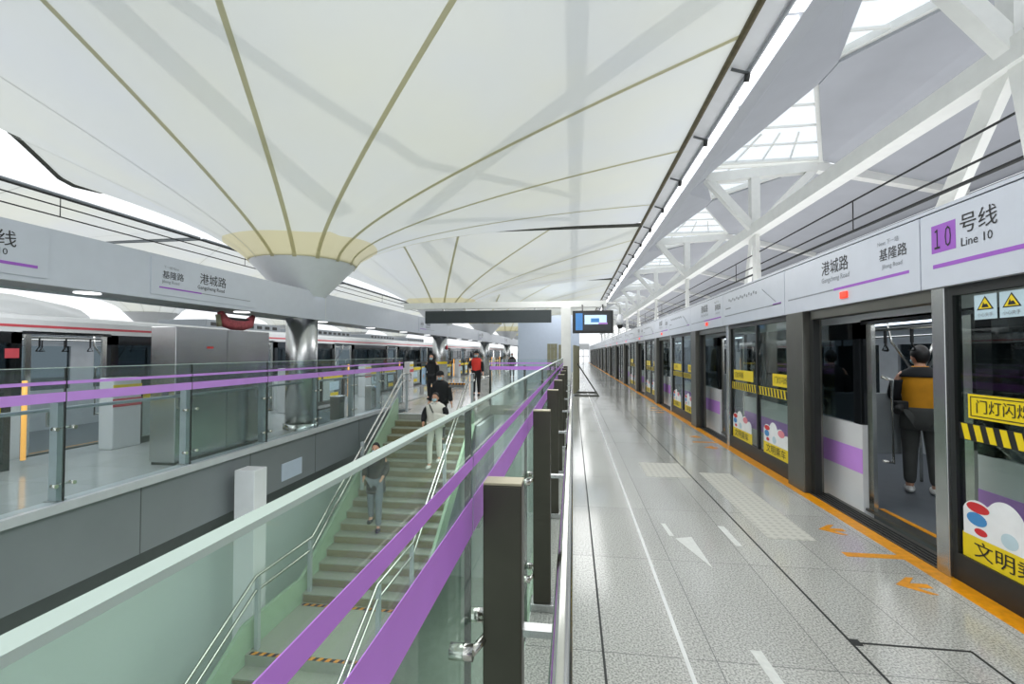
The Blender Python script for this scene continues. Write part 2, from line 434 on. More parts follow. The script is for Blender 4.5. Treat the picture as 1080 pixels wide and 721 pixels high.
# yellow queue marks by the doors
k = 0
for base in (0, 4.75, 9.5):
    w_ = ['nearest open door', 'second open door', 'third open door'][k]
    floor_mark('queue_line', [[(2.2, 4.06+base), (2.62, 4.06+base), (2.62, 4.14+base), (2.2, 4.14+base)]], 'yellow_line', 'short yellow line across the floor to the %s of the platform' % w_, 'floor marking')
    for yy, nm in ((3.62, 'nearer'), (4.65, 'farther')):
        y = yy+base; a = 2.3
        floor_mark('queue_arrow', [[(a+.02, y-.03), (a+.2, y-.03), (a+.2, y+.03), (a+.02, y+.03)], [(a+.12, y-.12), (a+.17, y-.12), (a+.06, y), (a-.02, y)], [(a+.12, y+.12), (a+.17, y+.12), (a+.06, y), (a-.02, y)]][::1], 'yellow_line',
                   '%s small yellow arrow mark on the floor beside the %s' % (nm, w_), 'floor marking')
    k += 1
# ------------------------------------------------------------------ tensile roof
def rect_R(th, xl, xr, yl):
    c, s = math.cos(th), math.sin(th); r = 1e9
    if c > 1e-6: r = min(r, xr/c)
    if c < -1e-6: r = min(r, xl/-c)
    if abs(s) > 1e-6: r = min(r, yl/abs(s))
    return r
R0, H0 = 1.08, 3.58
def canopy_h(r, R, top):
    t = max(0., min(1., (r-R0)/(R-R0)))
    return H0+(top-H0)*t**(.8-.22*max(0., min(1., (R-5.2)/2.7)))
def canopy(cx, cy, xl, xr, yl, top, seams, label, mat, group, detailed=True, scallop=None):
    root = thing('tensile_canopy', label, 'roof canopy', (cx, cy, H0), group)
    n = 192 if detailed else 64; nr = 16
    def RR(th):
        R = rect_R(th, xl, xr, yl)
        if scallop and math.cos(th) < -.3:
            for _ in range(12):
                dy = R*math.sin(th)
                R = .5*R+.5*min(yl/max(1e-6, abs(math.sin(th))), (xl-.95+.95*max(0., 1-abs(dy)/2.8)**1.3)/-math.cos(th))
        return R
    def pt(th, t, dz=0.):
        R = RR(th); r = R0+(R-R0)*t
        z = canopy_h(r, R, top)
        if scallop and scallop(th) > 0: z += scallop(th)*t*t
        return Vector((cx+r*math.cos(th), cy+r*math.sin(th), z+dz))
    ts = [(i/nr)**1.5 for i in range(nr+1)]
    def rt(th): return (1.54-R0)/(RR(th)-R0)
    # stained collar ring
    m = MB(); rings = []
    for q in range(5):
        rings.append([m.bm.verts.new(pt(2*PI*k/n, rt(2*PI*k/n)*q/4)) for k in range(n)])
    for a, b in zip(rings, rings[1:]):
        for k in range(n): f = m.bm.faces.new((a[k], a[(k+1) % n], b[(k+1) % n], b[k])); f.smooth = True
    m.build('stained_collar', 'stain' if mat == 'membrane' else mat, root, 'tan stained ring of the canopy' if mat == 'membrane' else None)
    m = MB(); rings = []
    for t in ts:
        rings.append([m.bm.verts.new(pt(2*PI*k/n, rt(2*PI*k/n)+(1-rt(2*PI*k/n))*t)) for k in range(n)])
    for a, b in zip(rings, rings[1:]):
        for k in range(n): f = m.bm.faces.new((a[k], a[(k+1) % n], b[(k+1) % n], b[k])); f.smooth = True
    m.build('membrane', mat, root)
    for i in range(seams):
        th = 2*PI*i/seams
        left = math.cos(th) < -.2 or mat != 'membrane'
        wd = .022 if left else .075
        m = MB(); prev = None
        side = Vector((-math.sin(th), math.cos(th), 0))
        for q in range(25):
            p = pt(th, (q/24)**1.4, -.025)
            a, b = m.bm.verts.new(p+side*wd/2), m.bm.verts.new(p-side*wd/2)
            if prev: m.bm.faces.new((prev[0], a, b, prev[1]))
            prev = (a, b)
        m.build('seam', 'seam_thin' if left else 'seam', root)
    # boundary cable, one per side
    if detailed:
        cs = [math.atan2(-yl, xr), math.atan2(yl, xr), math.atan2(yl, -xl), math.atan2(-yl, -xl)+2*PI]
        for i in range(4):
            a0, a1 = cs[i], cs[(i+1) % 4]
            if a1 < a0: a1 += 2*PI
            pts = [pt(a0+(a1-a0)*q/90, 1., -.03) for q in range(91)]
            MB().tube(pts, .05 if mat == 'membrane' else .035, 6).build('edge_cable', ('edge_olive' if i == 0 else 'edge_dark') if mat == 'membrane' else 'wall_grey', root)
    # white funnel cup
    MB().lathe(cx, cy, [(.42, 2.86), (.5, 2.95), (1.05, 3.56), (1.09, 3.62), (1.0, 3.62)], 48, False).build('funnel_cup', 'white_paint', root)
    return root
ORD = ['nearest', 'second', 'third', 'fourth', 'fifth', 'sixth', 'seventh']
COLY = [-1.2+10.5*k for k in range(8)]
def scal(th):
    d = abs((th % (2*PI))-PI)
    return .55*min(1., max(0., (d-.08)/.3))*min(1., max(0., (1.27-d)/.35)) if d < 1.27 else 0.
for k, cy in enumerate(COLY):
    nm = 'cream tensile funnel canopy overhead with tan radial seams on the nearest column' if k == 1 else ('cream tensile canopy overhead behind the nearest funnel, above the viewer' if k == 0 else
         'cream tensile funnel canopy, %s one along the platform' % ORD[k-1])
    canopy(-5.86, cy, 5.95, 8.0, 5.2, 5.68, 16, nm, 'membrane', 'funnel canopies over the platform', k < 5, scal)
    # round stainless column
    if k > 0:
        c = thing('round_column', 'round stainless steel column, %s along the left railing, carrying a funnel canopy' % ORD[k-1], 'column', (-5.9, cy, 0), 'stainless columns under the canopies')
        MB().lathe(-5.9, cy, [(.32, .0), (.32, 2.9)], 40).build('shaft', 'steel', c)
        MB().lathe(-5.9, cy, [(.36, .0), (.36, .12), (.325, .13)], 40, False).build('base_ring', 'steel_bright', c)
        if k == 2:
            MB().lathe(-5.9, cy, [(.325, 1.16), (.325, 1.26)], 32, False).build('hazard_band', 'yellow', c, 'yellow hazard band')
            MB().tube([(-5.56, cy-.05, 1.9+.0), (-5.55, cy-.051, 1.9)], .1, 16).build('round_sign', 'sticker_red', c, 'small round red sign')
    # curved struts outside the canopy (they shade it)
    s = thing('roof_strut_frame', 'outer white steel strut frame above the %s' % (('canopy over the viewer',)+tuple(x+' funnel canopy' for x in ORD))[k], 'roof struts', (-5.9, cy, 6.4), 'strut frames above the canopies')
    oy = cy-9.3
    for a, b, r in (((.06, 4.1+oy, 6.5), (.06, 14.5+oy, 6.5), .13), ((2.2, 4.6+oy, 6.5), (-3.4, 9.3+oy, 6.5), .2), ((-5.4, 2.9+oy, 6.5), (.06, 10.6+oy, 6.5), .11), ((-5.2, 4.2+oy, 6.5), (-4.2, 8.0+oy, 6.5), .19),
                    ((-3.4, 9.3+oy, 6.5), (.06, 12.5+oy, 6.5), .13)):
        MB().tube([a, b], r, 8).build('strut', 'white_steel', s)
for k in range(0, 6):
    canopy(-20.5, -1.2+10.5*k, 9, 7.4, 5.15, 5.75, 12, 'pale tensile canopy beyond the left track, %s one' % ORD[k], 'membrane_far', 'canopies beyond the left track', True)

# ------------------------------------------------------------------ left overhead sign beam
BX = -5.5
bm_root = thing('overhead_beam', 'long light grey overhead beam above the left railing carrying station name panels', 'beam', (BX, 4, 2.35))
MB().box(BX-.06, BX, YN, 70, 2.37, 2.97).build('front_fascia', 'fascia', bm_root)
MB().box(BX-.80, BX-.74, YN, 70, 2.37, 2.97).build('rear_fascia', 'fascia', bm_root)
m = MB(); ys = [YN]+[v for cy in COLY[1:7] for v in (cy-.36, cy+.36)]+[70]
for a, b in zip(ys[0::2], ys[1::2]): m.box(BX-.74, BX-.06, a, b, 2.39, 2.45)
m.build('soffit', 'grey_panel_dark', bm_root)
m = MB()
for cy in COLY[1:7]: m.box(BX, BX+.003, cy+.25, cy+.262, 2.37, 2.97)
m.build('panel_joint', 'line_white', bm_root)
for i in range(14):
    y = 2.2+i*2.63
    MB().lathe(BX-.4, y, [(.13, 2.375), (.13, 2.392)], 16).build('downlight', 'strip_light', bm_root)
R_L = (0, 1, 0)
def left_sign(y0, label, big, nxt, ghost=None):
    s = thing('station_name_panel', label, 'station sign', (BX, y0, 2.4), 'station name panels on the left beam')
    MB().box(BX+.002, BX+.012, y0, y0+2.0, 2.43, 2.92).build('panel', 'fascia', s)
    X = BX+.015
    lettering('基隆路', .115, (X, y0+.16, 2.67), R_L, 'black_print', s)
    lettering('Jilong Road', .06, (X, y0+.16, 2.6), R_L, 'grey_print', s)
    lettering('下一站 Next', .045, (X, y0+.18, 2.8), R_L, 'grey_print', s)
    MB().box(BX+.012, BX+.015, y0+.12, y0+.82, 2.525, 2.545).build('purple_line', 'purple', s)
    MB().box(BX+.012, BX+.015, y0+.82, y0+1.85, 2.53, 2.54).build('grey_line', 'grey_print', s)
    lettering('港城路', .175, (X, y0+.78, 2.69), R_L, 'black_print', s)
    lettering('Gangcheng Road', .078, (X, y0+.74, 2.6), R_L, 'black_print', s)
def line_sign(y0, label):
    s = thing('line_number_panel', label, 'station sign', (BX, y0, 2.4), 'line number panels on the left beam')
    MB().box(BX+.002, BX+.012, y0, y0+1.0, 2.43, 2.92).build('panel', 'fascia', s)
    X = BX+.015
    MB().box(BX+.012, BX+.014, y0+.1, y0+.32, 2.62, 2.86).build('purple_square', 'purple', s)
    lettering('１０', .2, (X+.001, y0+.11, 2.665), R_L, 'black_print', s, wide=.5)
    lettering('号线', .17, (X, y0+.38, 2.71), R_L, 'black_print', s)
    lettering('Line 10', .09, (X, y0+.38, 2.61), R_L, 'black_print', s)
    MB().box(BX+.012, BX+.015, y0+.1, y0+.9, 2.52, 2.55).build('purple_line', 'purple', s)
left_sign(5.28, 'station name panel on the left overhead beam before the funnel column', 1, 1)
line_sign(3.1, 'line number panel at the near left end of the overhead beam')
for i, y in enumerate((15.8, 26.3, 36.8)):
    left_sign(y, 'station name panel on the left overhead beam past the %s column' % ORD[i+1], 1, 1)

# ------------------------------------------------------------------ gantry at the end of the stair well
GY = 14.45
g = thing('gantry', 'white steel gantry with one post and a long beam across the platform', 'gantry', (-.2, GY, 0))
MB().box(-5.5, 1.05, GY-.1, GY+.1, 3.08, 3.28).build('crossbeam', 'white_steel', g)
MB().box(-.36, -.06, GY-.15, GY+.15, 0, 3.08).build('post', 'white_steel', g)
MB().tube([(1.05, GY, 3.2), (1.42, GY, 3.2), (1.46, GY, 3.16), (1.46, GY, 2.85)], .025, 8).build('camera_arm', 'white_steel', g)
for x in (-4.2, -1.2): MB().box(x-.03, x+.03, GY-.03, GY+.03, 2.98, 3.08).build('hanger', 'steel', g)
s = MB().box(-4.75, -.66, GY-.2, GY-.12, 2.60, 3.0, .01).build('hanging_sign', 'sign_black')
tag(s, 'long blank dark sign board hanging under the gantry over the stairs', 'sign')
s = thing('display_screen', 'small black passenger information screen hanging at the right end of the gantry', 'screen', (.6, GY-.3, 3.0))
MB().box(0.0, 1.22, GY-.42, GY-.28, 2.25, 2.94, .015).build('housing', 'black_frame', s)
MB().box(.06, 1.16, GY-.425, GY-.42, 2.32, 2.88).build('display', 'screen_black', s)
MB().box(.09, .3, GY-.428, GY-.425, 2.34, 2.86).build('side_column', 'screen_blue', s)
MB().box(.36, 1.02, GY-.428, GY-.425, 2.52, 2.80).build('picture', 'screen_pale', s)
MB().box(.55, .80, GY-.43, GY-.428, 2.58, 2.70).build('picture_detail', 'screen_blue', s)
MB().box(.78, 1.05, GY-.43, GY-.428, 2.52, 2.57).build('caption_strip', 'purple_pale', s)
for x in (.3, .92): MB().bar((x, GY-.35, 2.94), (x, GY-.11, 3.14), .04).build('bracket', 'black_frame', s)
s = thing('dome_camera', 'white dome security camera with dark lens hanging right of the screen', 'camera', (1.46, GY, 2.85))
MB().lathe(1.46, GY, [(.03, 2.845), (.07, 2.82), (.12, 2.6), (.12, 2.52)], 16).build('housing', 'white_paint', s)
MB().ball((1.46, GY, 2.5), .09, .09, .1).build('lens_dome', 'black_frame', s)
# lilac shaft and hoarding beyond
s = MB().box(-3.0, .36, 25.0, 27.0, 0, 3.7).build('lift_shaft', 'lilac_wall'); tag(s, 'pale lilac blue lift shaft block behind the gantry post', 'lift shaft')
def hoard(x0, x1, y, top, label):
    h = thing('hoarding_panel', label, 'hoarding', (x0, y, 0), 'olive hoarding boards')
    m = MB(); n = max(2, int((x1-x0)/.16))
    for i in range(n):
        a = x0+(x1-x0)*i/n; b = x0+(x1-x0)*(i+1)/n
        m.box(a+.004, b-.004, y, y+.05, 0.03, top, .006)
    m.build('board', 'hoarding', h)
    MB().box(x0, x1, y+.05, y+.08, top-.3, top-.22).build('batten', 'hoarding', h)
    return h
hoard(-1.25, -.75, 22.5, 2.1, 'olive hoarding board left of the gantry post, wider one')
hoard(-.7, -.38, 22.5, 2.05, 'olive hoarding board left of the gantry post, nearest to the post')
h = thing('hoarding_panel', 'olive folding hoarding with diagonal props standing right of the gantry post', 'hoarding', (.1, 19, 0))
m = MB()
for i in range(8):
    y = 17.8+i*.35; x = .02+.05*(i % 2)+i*.03
    m.bar((x, y, 1.0), (x+.07*(1 if i % 2 == 0 else -.3), y+.34, 1.0), .03, 1.9)
m.build('board', 'hoarding', h)
for y in (17.9, 19.4):
    MB().bar((.2, y, 1.2), (.95, y-.2, .04), .04).build('prop', 'edge_dark', h)
    MB().box(.05, 1.0, y-.3, y-.1, 0, .04).build('base_plate', 'edge_dark', h)
# ------------------------------------------------------------------ glass railings
def railing(name, label, X, side, posts, z_top_post, cx_hand, glass_mat, band_mat, post_mat, y_end, y_start, pw, hand_z, joint=True, handbr=.85, zlow=-.22):
    """side: +1 the posts stand on +x side of the glass"""
    r = thing(name, label, 'railing', (X, y_start, 0))
    ys = [y_start]+[p for p in posts if p > y_start]+[y_end]
    gx0, gx1 = X-.01, X+.01
    p0, p1 = sorted((X+side*.05, X+side*(.05+pw)))
    for y in posts:
        if y < y_start-.2: continue
        MB().box(p0, p1, y-.035, y+.035, 0, z_top_post, .004).build('post', post_mat, r)
        MB().box(p0, p1, y-.035, y+.035, z_top_post, z_top_post+.008, .002).build('post_cap', 'post_cap' if side > 0 else 'steel_post', r)
        MB().box(p0-.02, p1+.02, y-.06, y+.06, .0, .05, .004).build('base_shoe', 'steel', r)
        f = MB()
        for z in (.83, .22):
            for dy in (-.09, .09):
                f.tube([(X-side*.03, y+dy, z), (X+side*.035, y+dy, z)], .022, 10)
                f.tube([(X+side*.03, y+dy, z), (X+side*.06, y, z)], .012, 8)
        f.build('spider_fitting', 'steel_bright', r)
        b = MB(); bx = X+side*(.05+pw)
        b.bar((bx-side*.01, y, handbr), (cx_hand, y, handbr), .04, .02)
        b.bar((cx_hand, y, handbr-.01), (cx_hand, y, hand_z), .022)
        b.build('handrail_bracket', 'steel', r)
    for a, b in zip(ys, ys[1:]):
        if b-a < .1: continue
        MB().box(gx0, gx1, a+.008, b-.011, zlow, 1.485).build('glass_panel', glass_mat, r)
        m = MB(); m.box(gx0-.001, gx1+.001, a+.008, b-.008, 1.485, 1.492); m.build('polished_top_edge', 'glass_edge', r)
        if joint: MB().box(X-.0103, X+.0068, b-.010, b+.006, zlow, 1.488).build('glass_joint', 'glass_joint', r)
        sx = X+.0125
        MB().box(sx, sx+.002, a+.008, b-.008, 1.12, 1.225).build('wide_band', band_mat, r)
        MB().box(sx, sx+.002, a+.008, b-.008, 1.31, 1.345).build('narrow_band', band_mat, r)
    MB().tube([(cx_hand, y_start, hand_z), (cx_hand, y_end, hand_z)], .022, 14).build('handrail', 'steel_bright' if side > 0 else 'steel_post', r)
    return r
PR = [1.33+1.66*k for k in range(-1, 8)]
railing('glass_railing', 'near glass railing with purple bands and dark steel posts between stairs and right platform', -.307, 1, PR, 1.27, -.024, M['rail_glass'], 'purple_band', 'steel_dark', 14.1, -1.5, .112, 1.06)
PL = [4.3+1.66*k for k in range(-2, 7)]
railing('glass_railing', 'glass railing with pale purple bands along the left edge of the stair well', -5.5, -1, PL, 1.2, -5.72, M['rail_glass_far'], 'purple_pale', 'steel_post', 14.2, -.5, .1, 1.02, zlow=.04)
# end railing across the well
r = thing('glass_railing', 'short glass railing with purple band across the far end of the stair well', 'railing', (-1.5, 14.2, 0))
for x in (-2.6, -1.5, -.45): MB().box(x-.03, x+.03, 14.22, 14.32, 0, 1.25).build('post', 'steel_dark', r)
MB().box(-2.6, -.4, 14.18, 14.2, 0.02, 1.45).build('glass_panel', 'rail_glass_far', r)
MB().box(-2.6, -.4, 14.172, 14.178, 1.12, 1.23).build('wide_band', 'purple_band', r)
MB().box(-2.6, -.4, 14.172, 14.178, 1.31, 1.345).build('narrow_band', 'purple_band', r)
# ------------------------------------------------------------------ far glass railing behind on the left platform
# ------------------------------------------------------------------ stairs
SX0, SX1 = -4.7, -2.65
st = thing('staircase', 'grey stone staircase with green side boards going down from the platform', 'stairs', (-3.7, 11.9, 0))
def nos(z, y): return
TR = .2588
def step(y0, y1, z):
    m = MB(); m.box(SX0, SX1, y0, y1+.02, z-.15, z)
    o = m.build('step', 'step', st)
    MB().box(SX0+.02, SX1-.02, y0-.004, y0, z-.145, z-.02).build('riser_face', 'riser', o)
    return o
for i in range(1, 18): step(11.9-TR*i, 11.9-TR*(i-1), -.15*i)
LZ = -2.7; LY1 = 11.9-TR*17; LY0 = 6.1
MB().box(SX0, SX1, LY0, LY1, LZ-.2, LZ).build('landing', 'step', st)
for i in range(1, 18): step(LY0-TR*i, LY0-TR*(i-1), LZ-.15*i)
MB().box(SX0-.02, SX1+.02, 11.86, 11.96, -.01, .004).build('top_nosing', 'coping', st)
for j, yy in enumerate((LY1-.1, LY0+.01)):
    MB().box(SX0+.05, SX1-.05, yy, yy+.07, LZ, LZ+.003).build('hazard_strip', 'black_print', st, 'black and yellow hazard strip')
    m = MB(); n = 15
    for i in range(n):
        x = SX0+.08+i*(SX1-SX0-.16)/n
        m.prism([(x, yy, LZ+.003), (x+.06, yy, LZ+.003), (x+.09, yy+.07, LZ+.003), (x+.03, yy+.07, LZ+.003)], (0, 0, .001))
    m.build('hazard_stripes', 'yellow_line', st)
def stringer(x0, x1, hh, name, mat):
    poly = [(11.9, .0), (LY1+.02, LZ), (LY0, LZ), (LY0-TR*17.5, LZ-.15*17.5)]
    up = [(y, z+hh) for y, z in poly]; lo = [(y, z-.35) for y, z in poly]
    m = MB(); m.prism([(x0, y, z) for y, z in up+lo[::-1]], (x1-x0, 0, 0)); m.build(name, mat, st)
stringer(SX0-.06, SX0, .42, 'side_board', 'green_wall')
stringer(SX1, SX1+.06, .1, 'side_board', 'green_wall')
def stair_rail(x, label):
    r = thing('stair_handrail', label, 'handrail', (x, 9, -1.5), 'stair handrails')
    for dz, nm in ((1.07, 'upper_rail'), (.86, 'lower_rail')):
        p = [(x, 12.55, dz), (x, 12.1, dz), (x, LY1+.15, LZ+dz+.0), (x, LY0+.1, LZ+dz), (x, LY0-TR*17, LZ-.15*17+dz)]
        p[1] = (x, 11.95, dz)
        MB().tube(p, .022, 12).build(nm, 'steel_bright', r)
    MB().tube([(x, 12.55, .86), (x, 12.62, .9), (x, 12.62, 1.03), (x, 12.55, 1.07)], .022, 10).build('end_loop', 'steel_bright', r)
    for y, z in ((12.3, 0), (LY1+.1, LZ), (LY0+.15, LZ), (9.6, -.15*9-.02), (LY0-TR*6, LZ-.15*6), (LY0-TR*13, LZ-.15*13)):
        MB().box(x-.03, x+.03, y-.03, y+.03, z-.02, z+1.05).build('post', 'steel_post', r)
stair_rail(-4.62, 'two bar stainless handrail on the left side of the stairs')
stair_rail(-2.75, 'two bar stainless handrail on the right side of the stairs')
# white box column and sign on the well wall
s = MB().box(-5.35, -5.0, 6.65, 6.95, -4.9, -.22, .01).build('box_column', 'white_paint'); tag(s, 'white square column in the stair well left of the landing', 'column')
s = MB().box(-5.5, -5.485, 8.05, 8.7, -.8, -.47, .004).build('wall_sign', 'lilac_wall'); tag(s, 'pale blank rectangular sign on the grey well wall past the white column', 'sign')

# ------------------------------------------------------------------ left platform furniture
s = thing('steel_cabinet', 'tall wide stainless steel cabinet standing behind the left railing', 'cabinet', (-5.9, 7, 0))
MB().box(-6.2, -5.78, 5.98, 8.05, .04, 2.04, .01).build('body', 'steel', s)
MB().box(-6.18, -5.8, 6.0, 8.03, 0, .04).build('plinth', 'black_frame', s)
for y in (6.98,): MB().box(-5.782, -5.777, y, y+.006, .06, 2.02).build('door_seam', 'wall_trim', s)
MB().box(-6.0, -5.9, 5.972, 5.98, 1.0, 1.12).build('latch', 'wall_trim', s)
MB().box(-5.782, -5.777, 6.55, 6.68, 1.72, 1.75).build('label_plate', 'sticker_red', s)
# red wrapped bundle on the cabinet
b = thing('wrapped_bundle', 'dusty red wrapped bundle lying on top of the steel cabinet', 'bundle', (-5.9, 7.3, 2.04))
m = MB(); m.tube([(-5.92, 6.98, 2.34), (-5.92, 7.08, 2.18), (-5.92, 7.25, 2.145), (-5.92, 7.5, 2.145), (-5.92, 7.66, 2.19), (-5.92, 7.78, 2.33)], .1, 14, radii=[.05, .095, .095, .095, .095, .04]); m.build('cloth', 'red_wrap', b)
MB().box(-6.0, -5.86, 7.05, 7.7, 2.2, 2.27, .02).build('dark_gap', 'black_frame', b)  # black box standing for the dark gap in the bundle's top
MB().tube([(-5.93, 6.98, 2.1), (-5.93, 6.94, 2.3)], .04, 8).build('tie', 'hoarding', b)
# bins and boxes along the left platform
def bin_(y, h, x, w_, mat, label, lidmat=None):
    s = thing('litter_bin', label, 'bin', (x, y, 0), 'bins behind the left railing')
    MB().box(x-w_/2, x+w_/2, y-w_/2, y+w_/2, 0, h, .015).build('body', mat, s)
    MB().box(x-w_/2-.01, x+w_/2+.01, y-w_/2-.01, y+w_/2+.01, h, h+.03, .008).build('lid', lidmat or 'steel', s)
    MB().box(x+w_/2, x+w_/2+.003, y-w_/3, y+w_/3, h-.14, h-.06).build('slot', 'black_frame', s)
bin_(10.75, .55, -5.85, .26, 'steel_pillar', 'short grey bin behind the left railing just past the round column')
bin_(12.6, .68, -5.85, .22, 'steel', 'slim pale bin behind the left railing near the stair head')
bin_(13.3, .6, -6.1, .3, 'steel_pillar', 'bin with blue lid behind the left railing near the stair head', 'screen_blue')
s = thing('equipment_case', 'low grey equipment case on the floor beside the round column', 'case', (-5.85, 10, 0))
MB().box(-6.05, -5.72, 9.72, 10.2, .02, .34, .02).build('body', 'train_grey', s)
MB().box(-6.06, -5.71, 9.71, 10.21, .34, .38, .01).build('lid', 'black_frame', s)
MB().tube([(-5.7, 9.85, .3), (-5.66, 9.85, .3), (-5.66, 10.07, .3), (-5.7, 10.07, .3)], .01, 6).build('handle', 'steel', s)
s = thing('floor_barrier', 'low grey block with hazard stripes on the floor beyond the stair head', 'barrier', (-5.5, 21.5, 0))
MB().box(-5.95, -5.05, 21.4, 21.7, 0, .2).build('block', 'wall_grey', s)
MB().box(-5.95, -5.05, 21.395, 21.4, .12, .2).build('stripe_board', 'yellow_line', s)
m = MB()
for i in range(6):
    x = -5.9+i*.15; m.prism([(x, 21.394, .12), (x+.07, 21.394, .12), (x+.1, 21.394, .2), (x+.03, 21.394, .2)], (0, -.002, 0))
m.build('stripe', 'black_print', s)

# half height platform gates along the left track
GX = -7.9
gnames = ['at the far left of the photo', 'just left of the steel cabinet', 'behind the round column', 'past the round column', 'beyond the stair head', 'behind the hooded person', 'sixth along the left track', 'seventh along the left track', 'eighth along the left track', 'ninth along the left track']
gate0 = None
for k in range(10):
    y = .25+4.75*(k)
    lab = 'half height platform gate, white housing, yellow stickers, '+gnames[k]
    if gate0 is None:
        y0 = y
        g = thing('platform_gate', lab, 'platform gate', (GX, y, 0), 'half height gates along the left track')
        H = MB().box(GX-.14, GX+.14, y+1.8, y+2.32, 0, 1.22, .02).build('housing', 'train_white', g)
        MB().box(GX+.14, GX+.145, y+1.8, y+2.32, .72, .86).build('red_band', 'train_red', H)
        MB().box(GX+.14, GX+.145, y+1.8, y+2.32, 1.0, 1.1).build('yellow_band', 'yellow', H)
        F = MB()
        for a, b_, c, d in ((y+2.36, y+5.2, 0, .1), (y+2.36, y+5.2, 1.1, 1.17), (y+2.36, y+2.44, 0, 1.17), (y+5.12, y+5.2, 0, 1.17), (y+3.75, y+3.81, 0, 1.17)): F.box(GX-.04, GX+.04, a, b_, c, d)
        F.build('frame', 'black_frame', g)
        G = MB().box(GX-.008, GX+.008, y+2.44, y+5.12, .1, 1.1).build('glass_panel', 'door_glass', g)
        MB().box(GX+.01, GX+.014, y+2.46, y+5.1, .78, .92).build('yellow_strip', 'yellow', G)
        for q in (2.7, 4.3):
            MB().box(GX+.01, GX+.014, y+q, y+q+.5, .2, .34).build('yellow_sticker', 'yellow', G)
            MB().box(GX+.01, GX+.014, y+q-.05, y+q+.55, .42, .7).build('pale_sticker', 'sticker_paleblue', G)
        MB().tube([(GX+.12, y+5.3, .12), (GX+.12, y+5.3, 1.25)], .03, 8).build('lamp_pole', 'orange_lamp', g)
        gate0 = g
    else:
        copy_tree(gate0, None, (GX, y, 0), lab)
# raised kerb under the gates
MB_ = MB().box(GX-.65, GX-.14, YN, 60, -.02, .0+.001); MB_.bm.free()
